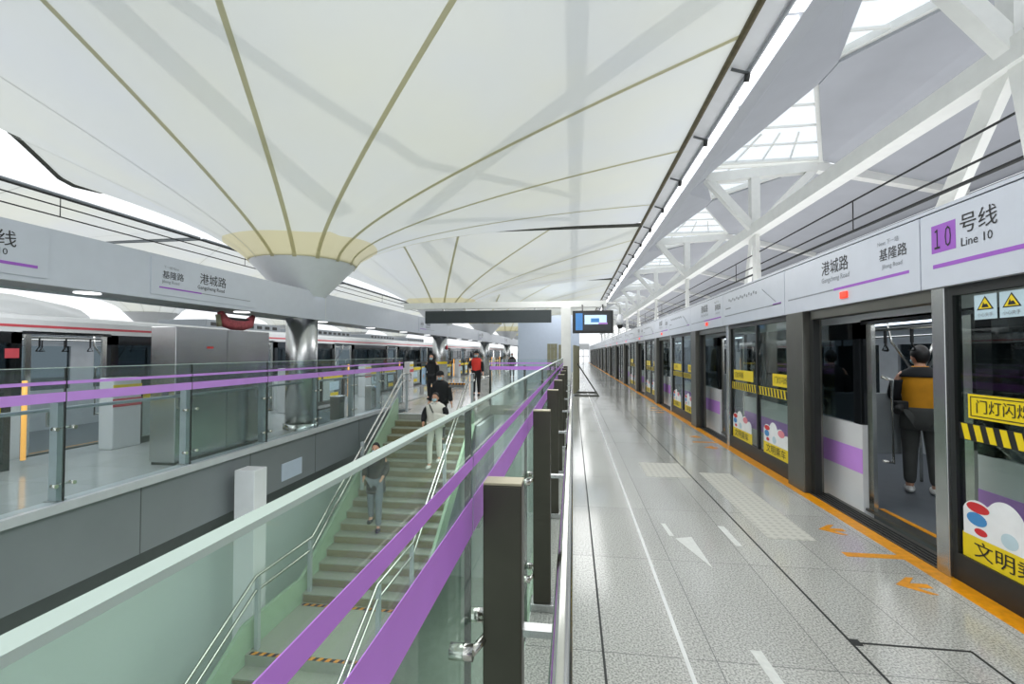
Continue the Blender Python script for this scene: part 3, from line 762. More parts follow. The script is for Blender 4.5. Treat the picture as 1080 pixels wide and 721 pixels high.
# ------------------------------------------------------------------ right platform screen doors
PX = 2.8
ord2 = ['nearest', 'second', 'third', 'fourth', 'fifth', 'sixth', 'seventh', 'eighth', 'ninth', 'tenth', 'eleventh', 'twelfth', 'thirteenth', 'fourteenth', 'fifteenth']
R_R = (0, -1, 0)
def hatch(m, y0, y1, z0, z1, n, x, slope=.5):
    w_ = (y1-y0)/n
    for i in range(n):
        a = y0+i*w_
        m.prism([(x, a, z0), (x, a+w_*.5, z0), (x, a+w_*.5+w_*.3, z1), (x, a+w_*.3, z1)], (-.002, 0, 0))
def psd(y, detail, lab, kind):
    """one unit starting at its front post (y); opening y+.06..y+1.78; pillar; fixed panel to y+4.7"""
    r = thing('platform_screen_door', lab, 'platform door', (PX, y, 0), 'platform screen door units on the right')
    MB().box(PX-.06, PX+.06, y-.06, y+.06, 0, 2.14, .006).build('front_post', 'steel', r)
    MB().box(PX-.10, PX+.12, y+1.97, y+2.38, 0, 2.14, .008).build('pillar', 'steel_pillar', r)
    MB().box(PX-.02, PX+.05, y+1.88, y+1.97, 0, 2.14).build('door_jamb', 'black_frame', r)
    H = MB().box(PX-.04, PX+.1, y+.06, y+1.88, 2.04, 2.14).build('header', 'steel_pillar', r)
    MB().box(PX-.05, PX+.16, y+.06, y+1.97, -.05, .012).build('sill', 'steel_pillar', r)
    m = MB()
    for q in range(4): m.box(PX-.03+q*.04, PX-.015+q*.04, y+.06, y+1.97, .012, .018)
    m.build('sill_groove', 'rubber', r)
    a, b = y+2.38, y+4.69
    F = MB()
    F.box(PX-.03, PX+.03, a, b, 0, .2); F.box(PX-.03, PX+.03, a, b, 2.07, 2.14)
    F.box(PX-.03, PX+.03, a, a+.06, .2, 2.07); F.box(PX-.03, PX+.03, b-.04, b, .2, 2.07)
    mid = (a+b)/2
    F.box(PX-.025, PX+.025, mid-.02, mid+.02, .2, 2.07)
    F.build('panel_frame', 'black_frame', r)
    G = MB().box(PX-.008, PX+.008, a+.06, b-.04, .2, 2.07).build('glass_panel', 'door_glass', r)
    x = PX-.012
    if detail:
        MB().box(x, x+.003, a+.06, b-.045, 1.03, 1.15).build('yellow_stripe_band', 'black_print' if kind == 'big' else 'yellow', G)
        m = MB()
        hatch(m, a+.07, b-.05, 1.035, 1.145, 22, x-.001)
        m.build('stripe', 'yellow' if kind == 'big' else 'black_print', G)
        for q0, ln in ((b-.13, .85), (b-1.68, .62)):
            S = MB().box(x, x+.003, q0-ln, q0, 1.19, 1.36, .0).build('notice_sticker', 'yellow', G, 'yellow notice sticker')
            if kind == 'big':
                m = MB()
                for (u0, u1, v0, v1) in ((q0-ln+.02, q0-.02, 1.205, 1.211), (q0-ln+.02, q0-.02, 1.339, 1.345), (q0-.026, q0-.02, 1.205, 1.345), (q0-ln+.02, q0-ln+.026, 1.205, 1.345)): m.box(x-.002, x, u0, u1, v0, v1)
                m.build('border', 'black_print', S)
            lettering('门灯闪烁', .1, (x-.003, q0-.06, 1.24), R_R, 'black_print', S)
            if kind == 'big': lettering('请勿上车', .085, (x-.003, q0-.5, 1.245), R_R, 'black_print', S, wide=.9)
        # bottom stickers: white scalloped sheet with a few colour spots, yellow banner
        for q0 in (b-.06, b-1.35):
            S = MB().box(x, x+.003, q0-.85, q0, .2, .37).build('banner_sticker', 'yellow', G, 'yellow banner sticker with white scalloped top')
            els = ((.13, .5, .13, .12), (.33, .5, .15, .17), (.55, .47, .14, .14), (.73, .45, .11, .1))
            top = []
            for i in range(61):
                yy = .01+.82*i/60
                top.append((yy, max([cz+rz*math.sqrt(max(0, 1-((yy-cy)/ry)**2)) for cy, cz, ry, rz in els if abs(yy-cy) < ry] or [.38])))
            m = MB().prism([(x-.0008, q0-yy, zz) for yy, zz in top]+[(x-.0008, q0-.83, .365), (x-.0008, q0-.01, .365)], (.001, 0, 0))
            m.build('white_scallop', 'sticker_white', S)
            for cy, cz, ry, rz, mt in ((.13, .57, .09, .035, 'sticker_red'), (.12, .49, .08, .045, 'sticker_blue'), (.15, .41, .05, .025, 'sticker_red'), (.36, .43, .06, .05, 'sticker_paleblue'), (.58, .55, .1, .05, 'sticker_pink')):
                pts = [(x-.0025, q0-cy+ry*math.cos(t*PI/10), cz+rz*math.sin(t*PI/10)) for t in range(20)]
                MB().prism(pts, (.001, 0, 0)).build('colour_spot', mt, S)
            lettering('文明乘车', .125, (x-.003, q0-.09, .24), R_R, 'black_print', S, wide=1.25)
        if kind == 'big':
            for q0 in (b-.2, b-.39):
                S = MB().box(x, x+.003, q0-.17, q0, 1.88, 2.05).build('warning_sticker', 'sticker_paleblue', G, 'pale square warning sticker with a yellow triangle')
                T = MB().prism([(x-.001, q0-.02, 1.945), (x-.001, q0-.15, 1.945), (x-.001, q0-.085, 2.04)], (.0005, 0, 0)).build('triangle', 'black_print', S)
                MB().prism([(x-.002, q0-.035, 1.953), (x-.002, q0-.135, 1.953), (x-.002, q0-.085, 2.026)], (.0005, 0, 0)).build('triangle_fill', 'yellow', T)
                MB().prism([(x-.003, q0-.06, 1.96), (x-.003, q0-.115, 1.96), (x-.003, q0-.1, 1.985), (x-.003, q0-.08, 1.982), (x-.003, q0-.075, 2.0)], (.0005, 0, 0)).build('pictogram', 'black_print', T)
                lettering('小心夹手', .03, (x-.003, q0-.025, 1.9), R_R, 'grey_print', S)
    return r
PSDY = [3.84+4.75*k for k in range(-1, 15)]
def psdlab(k):
    if k == -1: return 'platform screen door unit at the right edge of the photo with warning triangle stickers'
    return ['platform screen door unit with the passenger in yellow and black seen through its opening',
            'second platform screen door unit from the viewer, train wall in its opening',
            'third platform screen door unit from the viewer'][k] if k < 3 else '%s platform screen door unit along the right side' % ord2[k]
psd(PSDY[0], True, psdlab(-1), 'big')
psd(PSDY[1], True, psdlab(0), 'small')
p2 = psd(PSDY[2], True, psdlab(1), 'small')
pfar = None
for k in range(2, 15):
    y = 3.84+4.75*k
    if k < 4: copy_tree(p2, None, (PX, y, 0), psdlab(k))
    elif pfar is None: pfar = psd(y, False, psdlab(k), 'far')
    else: copy_tree(pfar, None, (PX, y, 0), psdlab(k))
# fascia panels with lettering over the doors
FX = PX-.08
def fascia(y0, y1, lab, mode, k):
    s = thing('fascia_panel', lab, 'station sign', (FX, y0, 2.17), 'fascia panels above the platform doors')
    MB().box(FX, PX+.1, y0+.006, y1-.006, 2.17, 2.74, .004).build('panel', 'fascia', s)
    MB().box(FX, PX+.1, y0, y1, 2.75, 2.775).build('top_strip', 'fascia', s)
    MB().box(FX+.02, PX+.1, y0, y1, 2.74, 2.75).build('dark_joint', 'rubber', s)
    X = FX-.003
    if mode == 'line':
        MB().box(FX-.002, FX, y1-.34, y1-.12, 2.43, 2.64).build('purple_square', 'purple', s)
        lettering('１０', .2, (X-.001, y1-.125, 2.46), R_R, 'black_print', s, wide=.5)
        lettering('号线', .15, (X, y1-.37, 2.53), R_R, 'black_print', s)
        lettering('Line 10', .085, (X, y1-.38, 2.43), R_R, 'black_print', s)
        MB().box(FX-.002, FX, y0+.1, y1-.13, 2.315, 2.345).build('purple_line', 'purple', s)
    elif mode == 'name':
        lettering('港城路', .165, (X, y0+1.43, 2.53), R_R, 'black_print', s)
        lettering('Gangcheng Road', .075, (X, y0+1.43, 2.44), R_R, 'grey_print', s)
        lettering('基隆路', .115, (X, y0+.48, 2.50), R_R, 'black_print', s)
        lettering('Jilong Road', .055, (X, y0+.44, 2.42), R_R, 'grey_print', s)
        lettering('Next 下一站', .05, (X, y0+.5, 2.63), R_R, 'grey_print', s)
        MB().box(FX-.002, FX, y0+.12, y0+1.2, 2.33, 2.355).build('purple_line', 'purple', s)
        MB().box(FX-.002, FX, y0+1.2, y1-.1, 2.335, 2.35).build('grey_line', 'grey_print', s)
    else:
        MB().box(FX-.002, FX, y0+.1, y1-.1, 2.325, 2.34).build('route_line', 'grey_print', s)
        MB().box(FX-.002, FX, y0+.1, y0+.35, 2.33, 2.35).build('purple_end', 'purple', s)
        m = MB()
        for i in range(14): 
            yy = y0+.9+i*.09; m.box(FX-.002, FX, yy, yy+.05, 2.56+.02*(i % 2), 2.60+.02*(i % 2))
        m.build('route_stops', 'grey_print', s)
        MB().bar((FX-.001, y0+.7, 2.6), (FX-.001, y0+.25, 2.37), .012, .004).build('route_branch', 'grey_print', s)
        MB().box(FX-.002, FX, y1-.4, y1-.15, 2.45, 2.47).build('caption', 'grey_print', s)
    s.location.z -= .03
fascia(1.65, 3.97, 'fascia panel with purple square 10 and Line 10 at the right edge', 'line', -1)
fascia(-.78, 1.65, 'fascia panel above the platform doors beside the viewer', 'map', -1)
for k in range(0, 15):
    y = 3.97+4.75*k
    w_ = ('nearest', 'second', 'third')[k] if k < 3 else ord2[k]
    md = ('name', 'map') if k < 6 else ('map', 'map')
    fascia(y, y+2.32, '%s fascia panel with the station name over a platform door' % w_, md[0], k)
    fascia(y+2.32, y+4.75, '%s fascia panel with a faint route map over the platform doors' % w_, md[1], k)
    if k < 8:
        l = MB().box(FX-.02, FX-.001, y+.95, y+1.07, 2.2, 2.27, .01).build('door_lamp', 'red_lamp')
        tag(l, 'small red indicator lamp on the fascia above the %s open platform door' % w_, 'lamp', 'red door lamps')

# ------------------------------------------------------------------ trains
def train(xf, sgn, y0, y1, doors, label, dw, side_purple, right):
    """xf platform-side face, sgn +1 body extends to +x"""
    W = 2.75
    X = lambda d: xf+sgn*d
    t = thing('metro_train', label, 'train', (X(W/2), (y0+y1)/2, 0))
    def bx(m, d0, d1, a, b, z0, z1, bev=0): 
        xa, xb = sorted((X(d0), X(d1))); m.box(xa, xb, a, b, z0, z1, bev)
        return m
    # wall segments between door openings
    segs = []; last = y0
    for d in doors: segs.append((last, d-dw/2)); last = d+dw/2
    segs.append((last, y1))
    for a, b in segs:
        S = bx(MB(), 0, .1, a, b, -.9, .88).build('side_panel', 'train_white', t)
        if right: bx(MB(), -.004, 0, a, b, .36, .62).build('purple_stripe', 'purple_pale', S)
        Wd = MB()
        bx(Wd, 0, .1, a, a+.14, .88, 1.98); bx(Wd, 0, .1, b-.14, b, .88, 1.98); bx(Wd, 0, .1, a, b, 1.8, 1.98)
        Wd.build('window_surround', 'train_black', t)
        bx(MB(), .03, .05, a+.14, b-.14, .88, 1.8).build('window', 'train_glass', t)
    ct, rise = (2.36, .42) if right else (2.19, .14)
    bx(MB(), 0, .12, y0, y1, 1.98, ct).build('cantrail', 'train_white', t)
    if not right: bx(MB(), -.006, 0, y0, y1, 2.06, 2.1).build('red_stripe', 'train_red', t)
    # roof
    m = MB(); n = 10; prof = [(0.0, ct)]+[(W/2-W/2*math.cos(PI*i/n), ct+rise*math.sin(PI*i/n)**.7) for i in range(1, n)]+[(W, ct)]
    m.prism([(X(d), y0, z) for d, z in prof], (0, y1-y0, 0)); m.build('roof', 'train_white', t)
    bx(MB(), .1, W-.1, y0, y1, -.3, -.005).build('train_floor', 'train_floor', t)
    bx(MB(), .1, W-.1, y0, y1, 2.13, 2.18).build('ceiling_panel', 'train_inner', t)
    # far wall with windows
    m = MB(); bx(m, W-.1, W, y0, y1, -.9, .85); bx(m, W-.1, W, y0, y1, 1.8, 2.19)
    yy = y0
    while yy < y1: bx(m, W-.1, W, yy, min(y1, yy+.5), .85, 1.8); yy += 1.9
    m.build('far_wall', 'train_inner', t)
    bx(MB(), W-.06, W-.04, y0, y1, .85, 1.8).build('far_window', 'train_glass', t)
    # saloon fittings
    for d in doors:
        bx(MB(), .1, .5, d-dw/2-2.6, d-dw/2-.5, .38, .46, .02).build('bench', 'train_partition', t)
        for e in (-1, 1):
            a = d+e*(dw/2+.82)
            if not (y0 < a < y1): continue
            P = MB(); xa, xb = sorted((X(.12), X(.9)))
            P.box(xa, xb, a-.015, a+.015, .42, 1.16, .012); P.build('partition', 'train_partition', t)
            h = MB(); q = d+e*(dw/2-.06)
            h.tube([(X(.16), q, .52), (X(.26), q, .5), (X(.26), q, 1.36), (X(.16), q, 1.4)], .017, 8); h.build('grab_rail', 'steel_bright', t)
            l = MB(); bx(l, .02, .06, d+e*(dw/2-.1) - (.04), d+e*(dw/2-.1)+.04, 0.01, 1.95); l.build('door_leaf_edge', 'steel_bright', t)
        bx(MB(), .02, .14, d-dw/2, d+dw/2, -.02, .004).build('threshold', 'steel_pillar', t)
        bx(MB(), .15, .2, d-dw/2, d+dw/2, -.004, .004).build('yellow_edge', 'yellow_line', t)
        bx(MB(), .0, .12, d-dw/2, d+dw/2, 1.95, 2.0).build('door_header', 'train_black', t)
        po = MB(); po.tube([(X(W/2), d+1.9, 0), (X(W/2), d+1.9, 1.35)], .018, 8)
        for ax, ay in ((.32, .1), (-.32, .1), (.05, -.4)): po.tube([(X(W/2), d+1.9, 1.3), (X(W/2)+ax*.8, d+1.9+ay, 1.8), (X(W/2)+ax, d+1.9+ay, 2.13)], .016, 8)
        po.build('stanchion', 'steel_bright', t)
    for dd in (.75, W-.75):
        bx(MB(), dd-.06, dd+.06, y0, y1, 2.10, 2.13).build('ceiling_light', 'led', t)
        MB().tube([(X(dd+.2*(1 if dd > 1.3 else -1)), y0, 1.92), (X(dd+.2*(1 if dd > 1.3 else -1)), y1, 1.92)], .016, 8).build('strap_rail', 'steel_bright', t)
    n = 0
    for dd in (.55, W-.55):
        for d in doors[:3]:
            for i in range(7):
                yy = d-.9+i*.42
                h = MB(); h.bar((X(dd), yy, 1.92), (X(dd), yy, 1.76), .03, .01); h.tube([(X(dd), yy-.05, 1.68), (X(dd), yy, 1.76), (X(dd), yy+.05, 1.68), (X(dd), yy-.05, 1.68)], .01, 6); h.build('hanging_strap', 'rubber', t)
    return t, bx
doorsR = [4.63+4.75*k for k in range(-1, 15)]
tr, _ = train(3.06, 1, -2.5, 75, doorsR, 'white metro train with purple stripe standing behind the right platform doors', 1.4, True, True)
doorsL = [2.05+4.75*k for k in range(0, 13)]
tl, bx = train(-8.62, -1, -2.5, 62, doorsL, 'white metro train with red stripe standing at the left platform', 1.4, False, False)
# roof units of the left train
m = MB(); m.tube([(-10.0, -2.4, 2.1), (-10.0, 6.6, 2.1), (-10.0, 7.5, 2.08), (-10.0, 8.0, 2.02)], .55, 16, radii=[.62, .62, .5, .22])
for v in m.bm.verts: v.co.x = -10.0+(v.co.x+10.0)*1.9; v.co.z = 2.2+max(0, v.co.z-2.1)*.8
m.build('roof_fairing', 'train_white', tl)
for y in (10.5, 15.2, 20, 24.7):
    MB().box(-10.7, -9.3, y, y+3.0, 2.3, 2.52, .03).build('roof_unit', 'train_grey', tl)
    m = MB()
    for i in range(8): m.box(-9.3, -9.29, y+.15+i*.35, y+.35+i*.35, 2.36, 2.45)
    m.build('roof_vent', 'black_frame', tl)
MB().box(-8.62+.0, -8.612, 5.88, 6.06, 1.57, 1.72).build('door_sticker', 'train_red', tl, 'red square sticker by the door')
# ------------------------------------------------------------------ right roof truss over the track
NY = [5.1+6.6*k for k in range(-1, 11)]
LX, RX, CX, CH = 3.3, 5.8, 4.4, 4.62
tr_ = thing('roof_truss', 'white steel roof truss running along the right track', 'roof truss', (CX, 5, CH))
MB().bar((CX, -4, CH), (CX, 74, CH), .26, .26).build('lower_chord', 'white_steel', tr_)
MB().bar((LX, -4, 6.18), (LX, 74, 6.18), .2, .2).build('upper_chord', 'white_steel', tr_)
MB().bar((RX+.3, -4, 6.36), (RX+.3, 74, 6.36), .2, .2).build('upper_chord', 'white_steel', tr_)
MB().bar((CX+.1, -4, 3.0), (CX+.1, 74, 3.0), .2, .2).build('carrier_beam', 'white_steel', tr_)
for y in NY:
    F = MB().bar((LX, y, 5.95), (RX, y, 6.1), .22, .22).build('cross_member', 'white_steel', tr_)
    MB().bar((CX, y, CH), (CX, y, 6.0), .2, .2).build('vertical_strut', 'white_steel', F)
    MB().bar((CX, y, CH), (LX, y, 5.95), .18, .18).build('diagonal_strut', 'white_steel', F)
    MB().bar((CX, y, CH), (RX, y, 6.1), .18, .18).build('diagonal_strut', 'white_steel', F)
    MB().bar((CX, y+.05, CH), (CX+.4, y+1.75, 3.05), .25, .1, up=(1, 0, 0)).build('inclined_leg', 'white_steel', tr_)
    MB().bar((CX, y-.05, CH), (CX-.1, y-.4, 3.05), .22, .1, up=(1, 0, 0)).build('inclined_leg', 'white_steel', tr_)
    MB().bar((RX, y, 6.1), (9.0, y, 5.35), .2, .2).build('eave_rafter', 'white_steel', tr_)
for k in range(len(NY)-1):
    a, b = NY[k], NY[k+1]; mid = (a+b)/2
    w_ = 'bay %d' % k
    wl = ('above the viewer', 'nearest, at the top right', 'second along the track', 'third along the track')[k] if k < 4 else '%s along the track' % ord2[k]
    AX, m0, m1 = 4.14, mid-.75, mid-.15
    p = MB(); p.prism([(2.86, a, 5.6), (LX, a+.12, 6.0), (AX, m0, 6.2), (AX, m1, 6.2), (LX, b-.12, 6.0), (2.86, b, 5.6)], (0, 0, .05))
    tag(p.build('roof_panel', 'grey_panel'), 'grey angular roof panel on the platform side of the truss, '+wl, 'roof panel', 'platform side roof panels')
    p = MB(); p.prism([(RX+.1, a+.12, 6.2), (AX+.02, m0, 6.2), (AX+.02, m1, 6.2), (RX+.1, b-.12, 6.2)], (0, 0, .05)); p.prism([(RX+.1, a+.12, 6.2), (RX+.1, b-.12, 6.2), (9.1, b-.005, 5.35), (9.1, a+.005, 5.35)], (0, 0, .05))
    tag(p.build('roof_panel', 'grey_panel'), 'grey sloped roof panel on the outer side of the truss, '+wl, 'roof panel', 'outer side roof panels')
    s = thing('skylight', 'white barred skylights of the roof truss, '+wl, 'skylight', (4.3, mid, 6.1), 'skylights in the roof truss')
    fr = MB()
    for e, mm in ((a+.12, m0), (b-.12, m1)):
        q = MB().prism([(LX, e, 6.27), (AX, mm, 6.4), (RX+.1, e, 6.27)][::1 if e > mm else -1], (0, 0, .01)); q.build('pane', 'skylight', s)
        fr.bar((LX+.02, e, 6.27), (AX, mm, 6.32), .08, .08); fr.bar((RX+.1, e, 6.27), (AX+.02, mm, 6.32), .16, .12); fr.bar((LX, e, 6.27), (RX+.1, e, 6.27), .08, .08)
        for f in (.25, .5, .75):
            yb = e+(mm-e)*f; fr.bar((LX+(AX-LX)*f, yb, 6.3), (RX+.1+(AX-RX-.1)*f, yb, 6.3), .04, .04)
        for f in (.25, .5, .75):
            xe = LX+(RX-LX)*f; fr.bar((xe, e, 6.3), (xe*.6+AX*.4, e+(mm-e)*.4, 6.32), .035, .035)
    fr.build('glazing_bar', 'white_steel', s)
# gutter box beam with strip lights
gb = thing('gutter_beam', 'long light grey gutter beam between the cream canopies and the roof truss', 'beam', (2.7, 5, 5.6))
MB().box(2.66, 2.88, -4, 74, 5.58, 6.1, .01).build('box_beam', 'grey_panel', gb)
MB().box(2.16, 2.45, -4, 74, 5.62, 5.7).build('gutter_tray', 'white_paint', gb)
MB().box(2.45, 2.475, -4, 74, 5.56, 5.7).build('gutter_lip', 'grey_panel', gb)
ord30 = ord2+'sixteenth seventeenth eighteenth nineteenth twentieth twenty-first twenty-second twenty-third twenty-fourth twenty-fifth twenty-sixth twenty-seventh twenty-eighth twenty-ninth thirtieth'.split()
for i in range(30):
    y = 3.6+i*2.0
    wl = ord30[i]+' from the viewer'
    o = MB().box(2.485, 2.65, y+.06, y+1.94, 5.57, 5.62).build('strip_light', 'strip_light')
    tag(o, 'bright white strip light in the long row beside the canopy edge, '+wl, 'light', 'strip lights beside the canopy edge')
    s = thing('spotlight', 'small spotlight on a bracket beside the strip light row, '+wl, 'light', (2.3, y+1, 5.6), 'small spotlights by the canopy edge')
    MB().bar((2.2, y+1, 5.6), (2.44, y+1, 5.52), .03).build('bracket', 'wall_trim', s)
    MB().tube([(2.42, y+1, 5.53), (2.42, y+1.06, 5.44)], .04, 8).build('lamp_head', 'black_frame', s)
# catenary wires
def wires(x, zs, label, right):
    t = thing('catenary', label, 'overhead wires', (x, 5, zs[0]))
    for i, z in enumerate(zs): MB().tube([(x, -4, z), (x, 70, z)], .014 if i else .022, 6).build('wire', 'black_frame', t)
    for k in range(12):
        y = 2.6+k*5.2
        MB().tube([(x, y, zs[0]), (x, y, zs[-1])], .009, 5).build('dropper', 'black_frame', t)
        
wires(4.4, [3.57, 3.75, 4.05], 'overhead wires hanging under the roof truss above the right train', True)
wires(-10.2, [4.77, 4.59, 4.38], 'dark overhead wires above the left train', False)
# ------------------------------------------------------------------ people
def skin_mesh(name, joints, edges, root, sub=2):
    me = bpy.data.meshes.new(name)
    keys = list(joints); idx = {k: i for i, k in enumerate(keys)}
    me.from_pydata([joints[k][0] for k in keys], [(idx[a], idx[b]) for a, b in edges], [])
    o = bpy.data.objects.new(name, me); C.objects.link(o)
    sk = o.modifiers.new('skin', 'SKIN'); sk.use_smooth_shade = True
    for i, k in enumerate(keys):
        r = joints[k][1]; me.skin_vertices[0].data[i].radius = r if isinstance(r, tuple) else (r, r)
        me.skin_vertices[0].data[i].use_root = (k == root)
    sb = o.modifiers.new('sub', 'SUBSURF'); sb.levels = sub; sb.render_levels = sub
    dg = bpy.context.evaluated_depsgraph_get()
    out = bpy.data.meshes.new_from_object(o.evaluated_get(dg))
    bpy.data.objects.remove(o)
    for p in out.polygons: p.use_smooth = True
    return out

def person(loc, rz, H, label, pose, jacket, trousers, hair='hair', mask=True, hood=None, hat=None, puffy=1., vest=None, shoes='cloth_black', sleeves=None, long_coat=0., bands=()):
    """pose: dict of joint overrides in a 1.70 m figure facing -y, x to its left(+)"""
    s = H/1.70
    root = thing('person', label, 'person', loc)
    root.rotation_euler = (0, 0, rz)
    J = {'pelvis': ((0, 0, .95), (.13, .1)), 'waist': ((0, .0, 1.08), (.12, .09)), 'chest': ((0, .01, 1.27), (.145, .1)), 'neckb': ((0, .02, 1.42), (.075, .07)), 'neck': ((0, .01, 1.49), (.052, .052)), 'headb': ((0, -.01, 1.56), (.06, .07)),
         'sL': ((.165, .02, 1.39), .062), 'sR': ((-.165, .02, 1.39), .062),
         'eL': ((.23, .04, 1.13), .045), 'eR': ((-.23, .04, 1.13), .045), 'wL': ((.25, -.06, .90), .03), 'wR': ((-.25, -.06, .90), .03),
         'hL': ((.09, 0, .9), .09), 'hR': ((-.09, 0, .9), .09), 'kL': ((.1, -.02, .49), .06), 'kR': ((-.1, -.02, .49), .06), 'aL': ((.1, .02, .09), .042), 'aR': ((-.1, .02, .09), .042),
         'tL': ((.11, -.13, .035), .035), 'tR': ((-.11, -.13, .035), .035)}
    for k, v in pose.items():
        if k in J: J[k] = (v, J[k][1])
    E_ = [('pelvis', 'waist'), ('waist', 'chest'), ('chest', 'neckb'), ('neckb', 'neck'), ('neck', 'headb'), ('chest', 'sL'), ('chest', 'sR'), ('sL', 'eL'), ('sR', 'eR'), ('eL', 'wL'), ('eR', 'wR'),
          ('pelvis', 'hL'), ('pelvis', 'hR'), ('hL', 'kL'), ('hR', 'kR'), ('kL', 'aL'), ('kR', 'aR'), ('aL', 'tL'), ('aR', 'tR')]
    B = dict(J); BE = list(E_)
    for sd in 'LR':
        e, w_ = Vector(J['e'+sd][0]), Vector(J['w'+sd][0]); d = (w_-e).normalized()
        side = Vector((0, -1, 0)) if abs(d.y) < .8 else Vector((0, 0, 1))
        side = (side-d*side.dot(d)).normalized(); nrm = d.cross(side)
        p = w_+d*.05; B['p'+sd] = (tuple(p), (.032, .018)); BE.append(('w'+sd, 'p'+sd))
        for i, (off, ln) in enumerate(((.028, .07), (.01, .08), (-.01, .075), (-.027, .058))):
            a = p+d*.03+side*off; b = a+d*ln*.6+nrm*.004; c = b+d*ln*.4+nrm*.018*(1 if sd == 'L' else -1)
            for nm, q, r in (('a', a, .009), ('b', b, .0085), ('c', c, .007)): B['f%s%d%s' % (sd, i, nm)] = (tuple(q), r)
            BE += [('p'+sd, 'f%s%da' % (sd, i)), ('f%s%da' % (sd, i), 'f%s%db' % (sd, i)), ('f%s%db' % (sd, i), 'f%s%dc' % (sd, i))]
        a = p-d*.01+side*.035; b = a+side*.025+d*.03
        B['t%s1' % sd+'x'] = (tuple(a), .011); B['t%s2' % sd+'x'] = (tuple(b), .009)
        BE += [('p'+sd, 't%s1x' % sd), ('t%s1x' % sd, 't%s2x' % sd)]
    me = skin_mesh('body', B, BE, 'pelvis', 1)
    # head joined into the body mesh
    yaw = pose.get('head_yaw', 0.); tilt = pose.get('head_tilt', 0.)
    hc = Vector(J['headb'][0])+Vector((0, -.005, .025))
    HM = Matrix.Translation(hc) @ Matrix.Rotation(yaw, 4, 'Z') @ Matrix.Rotation(tilt, 4, 'X')
    bm = bmesh.new(); bm.from_mesh(me)
    def headfn(q):
        z = q.z; k = 1-.28*max(0, -z-.1)
        y = q.y
        if y < 0: y *= 1+.05*max(0, -z)
        return Vector((q.x*k, y*k if y > 0 else y*(1-.1*max(0, -z)), z))
    hb = MB(); hb.ball((0, 0, 0), .078, .098, .122, 20, 14, headfn)
    hb.ball((0, -.1, -.018), .014, .02, .026, 8, 6)           # nose
    for e in (-1, 1): hb.ball((e*.078, .008, -.012), .012, .022, .032, 8, 6)
    hb.ball((0, -.088, -.068), .026, .012, .008, 8, 6)       # lips
    hb.bm.transform(HM)
    tmp = bpy.data.meshes.new('tmp'); hb.bm.to_mesh(tmp); hb.bm.free(); bm.from_mesh(tmp)
    bmesh.ops.scale(bm, vec=(s, s, s), verts=bm.verts)
    me2 = bpy.data.meshes.new('body'); bm.to_mesh(me2); bm.free()
    for p in me2.polygons: p.use_smooth = True
    body = link('body', me2, 'skin', root)
    def put(name, m, mat, lab=None, parent=root):
        m.bm.transform(Matrix.Scale(s, 4)); mm = bpy.data.meshes.new(name); m.bm.to_mesh(mm); m.bm.free()
        return link(name, mm, mat, parent, lab)
    def skinned(name, keys, grow, mat, edges=None, lab=None, extra=None):
        jj = {}
        for k in keys:
            r = J[k][1]; r = r if isinstance(r, tuple) else (r, r)
            jj[k] = (J[k][0], tuple(v*grow[0]+grow[1] for v in r))
        if extra: jj.update(extra)
        ed = edges or [e for e in E_ if e[0] in jj and e[1] in jj]
        mm = skin_mesh(name, jj, ed, keys[0], 2)
        for v in mm.vertices: v.co *= s
        return link(name, mm, mat, root, lab)
    # eyes
    for e in (-1, 1):
        m = MB(); m.ball((e*.032, -.088, .012), .012, .008, .007, 8, 6)
        m.bm.transform(HM); put('eye', m, 'hair')
    # hair
    def hairfn(q):
        if q.z < -.15 and q.y < .3: q = Vector((q.x, max(q.y, .1), -.15))
        if q.y < -.55 and q.z < .45: q = Vector((q.x, -.55, max(q.z, .35)))
        return q
    m = MB(); m.ball((0, .012, .022), .088, .104, .118, 20, 14, hairfn); m.bm.transform(HM); put('hair', m, hair)
    if mask:
        m = MB(); m.ball((0, -.062, -.045), .062, .052, .05, 14, 10); m.bm.transform(HM); put('face_mask', m, 'mask')
    if hood:
        m = MB(); m.ball((0, .03, .01), .125, .125, .15, 18, 12, lambda q: Vector((q.x, max(q.y, -.5), q.z))); m.tube([(0, .02, -.1), (0, .03, -.2)], .12, 14, radii=[.11, .15]); m.bm.transform(HM); put('hood', m, hood)
    if hat:
        m = MB(); m.ball((0, .0, .05), .094, .108, .1, 18, 12, lambda q: Vector((q.x, q.y, max(q.z, -.1)))); m.box(-.06, .06, -.17, -.08, .045, .057, .004); m.bm.transform(HM); put('cap', m, hat)
    PROF = [(.72, .185, .13), (.85, .18, .13), (.95, .175, .125), (1.06, .165, .12), (1.18, .178, .125), (1.29, .192, .13), (1.37, .188, .12), (1.415, .155, .1), (1.45, .1, .08), (1.475, .075, .07)]
    def rad(z):
        for (z0, a0, b0), (z1, a1, b1) in zip(PROF, PROF[1:]):
            if z <= z1:
                f = max(0., (z-z0)/(z1-z0)); return a0+(a1-a0)*f, b0+(b1-b0)*f
        return PROF[-1][1:]
    def loft(m, z0, z1, grow, n=24):
        zs = sorted({z0, z1} | {z for z, _, _ in PROF if z0 < z < z1}); rings = []
        for z in zs:
            ra, rb = rad(z); q = []
            for k in range(n):
                t = 2*PI*k/n; c, s_ = math.cos(t), math.sin(t)
                q.append(m.bm.verts.new((math.copysign(abs(c)**.85, c)*(ra*puffy+grow), .015+math.copysign(abs(s_)**.85, s_)*(rb*puffy+grow), z)))
            rings.append(q)
        for u, v in zip(rings, rings[1:]):
            for k in range(n): m.bm.faces.new((u[k], u[(k+1) % n], v[(k+1) % n], v[k])).smooth = True
        m.bm.faces.new(rings[0][::-1]); m.bm.faces.new(rings[-1])
        return m
    m = loft(MB(), .86-long_coat, 1.475, 0.)
    put('jacket', m, jacket)
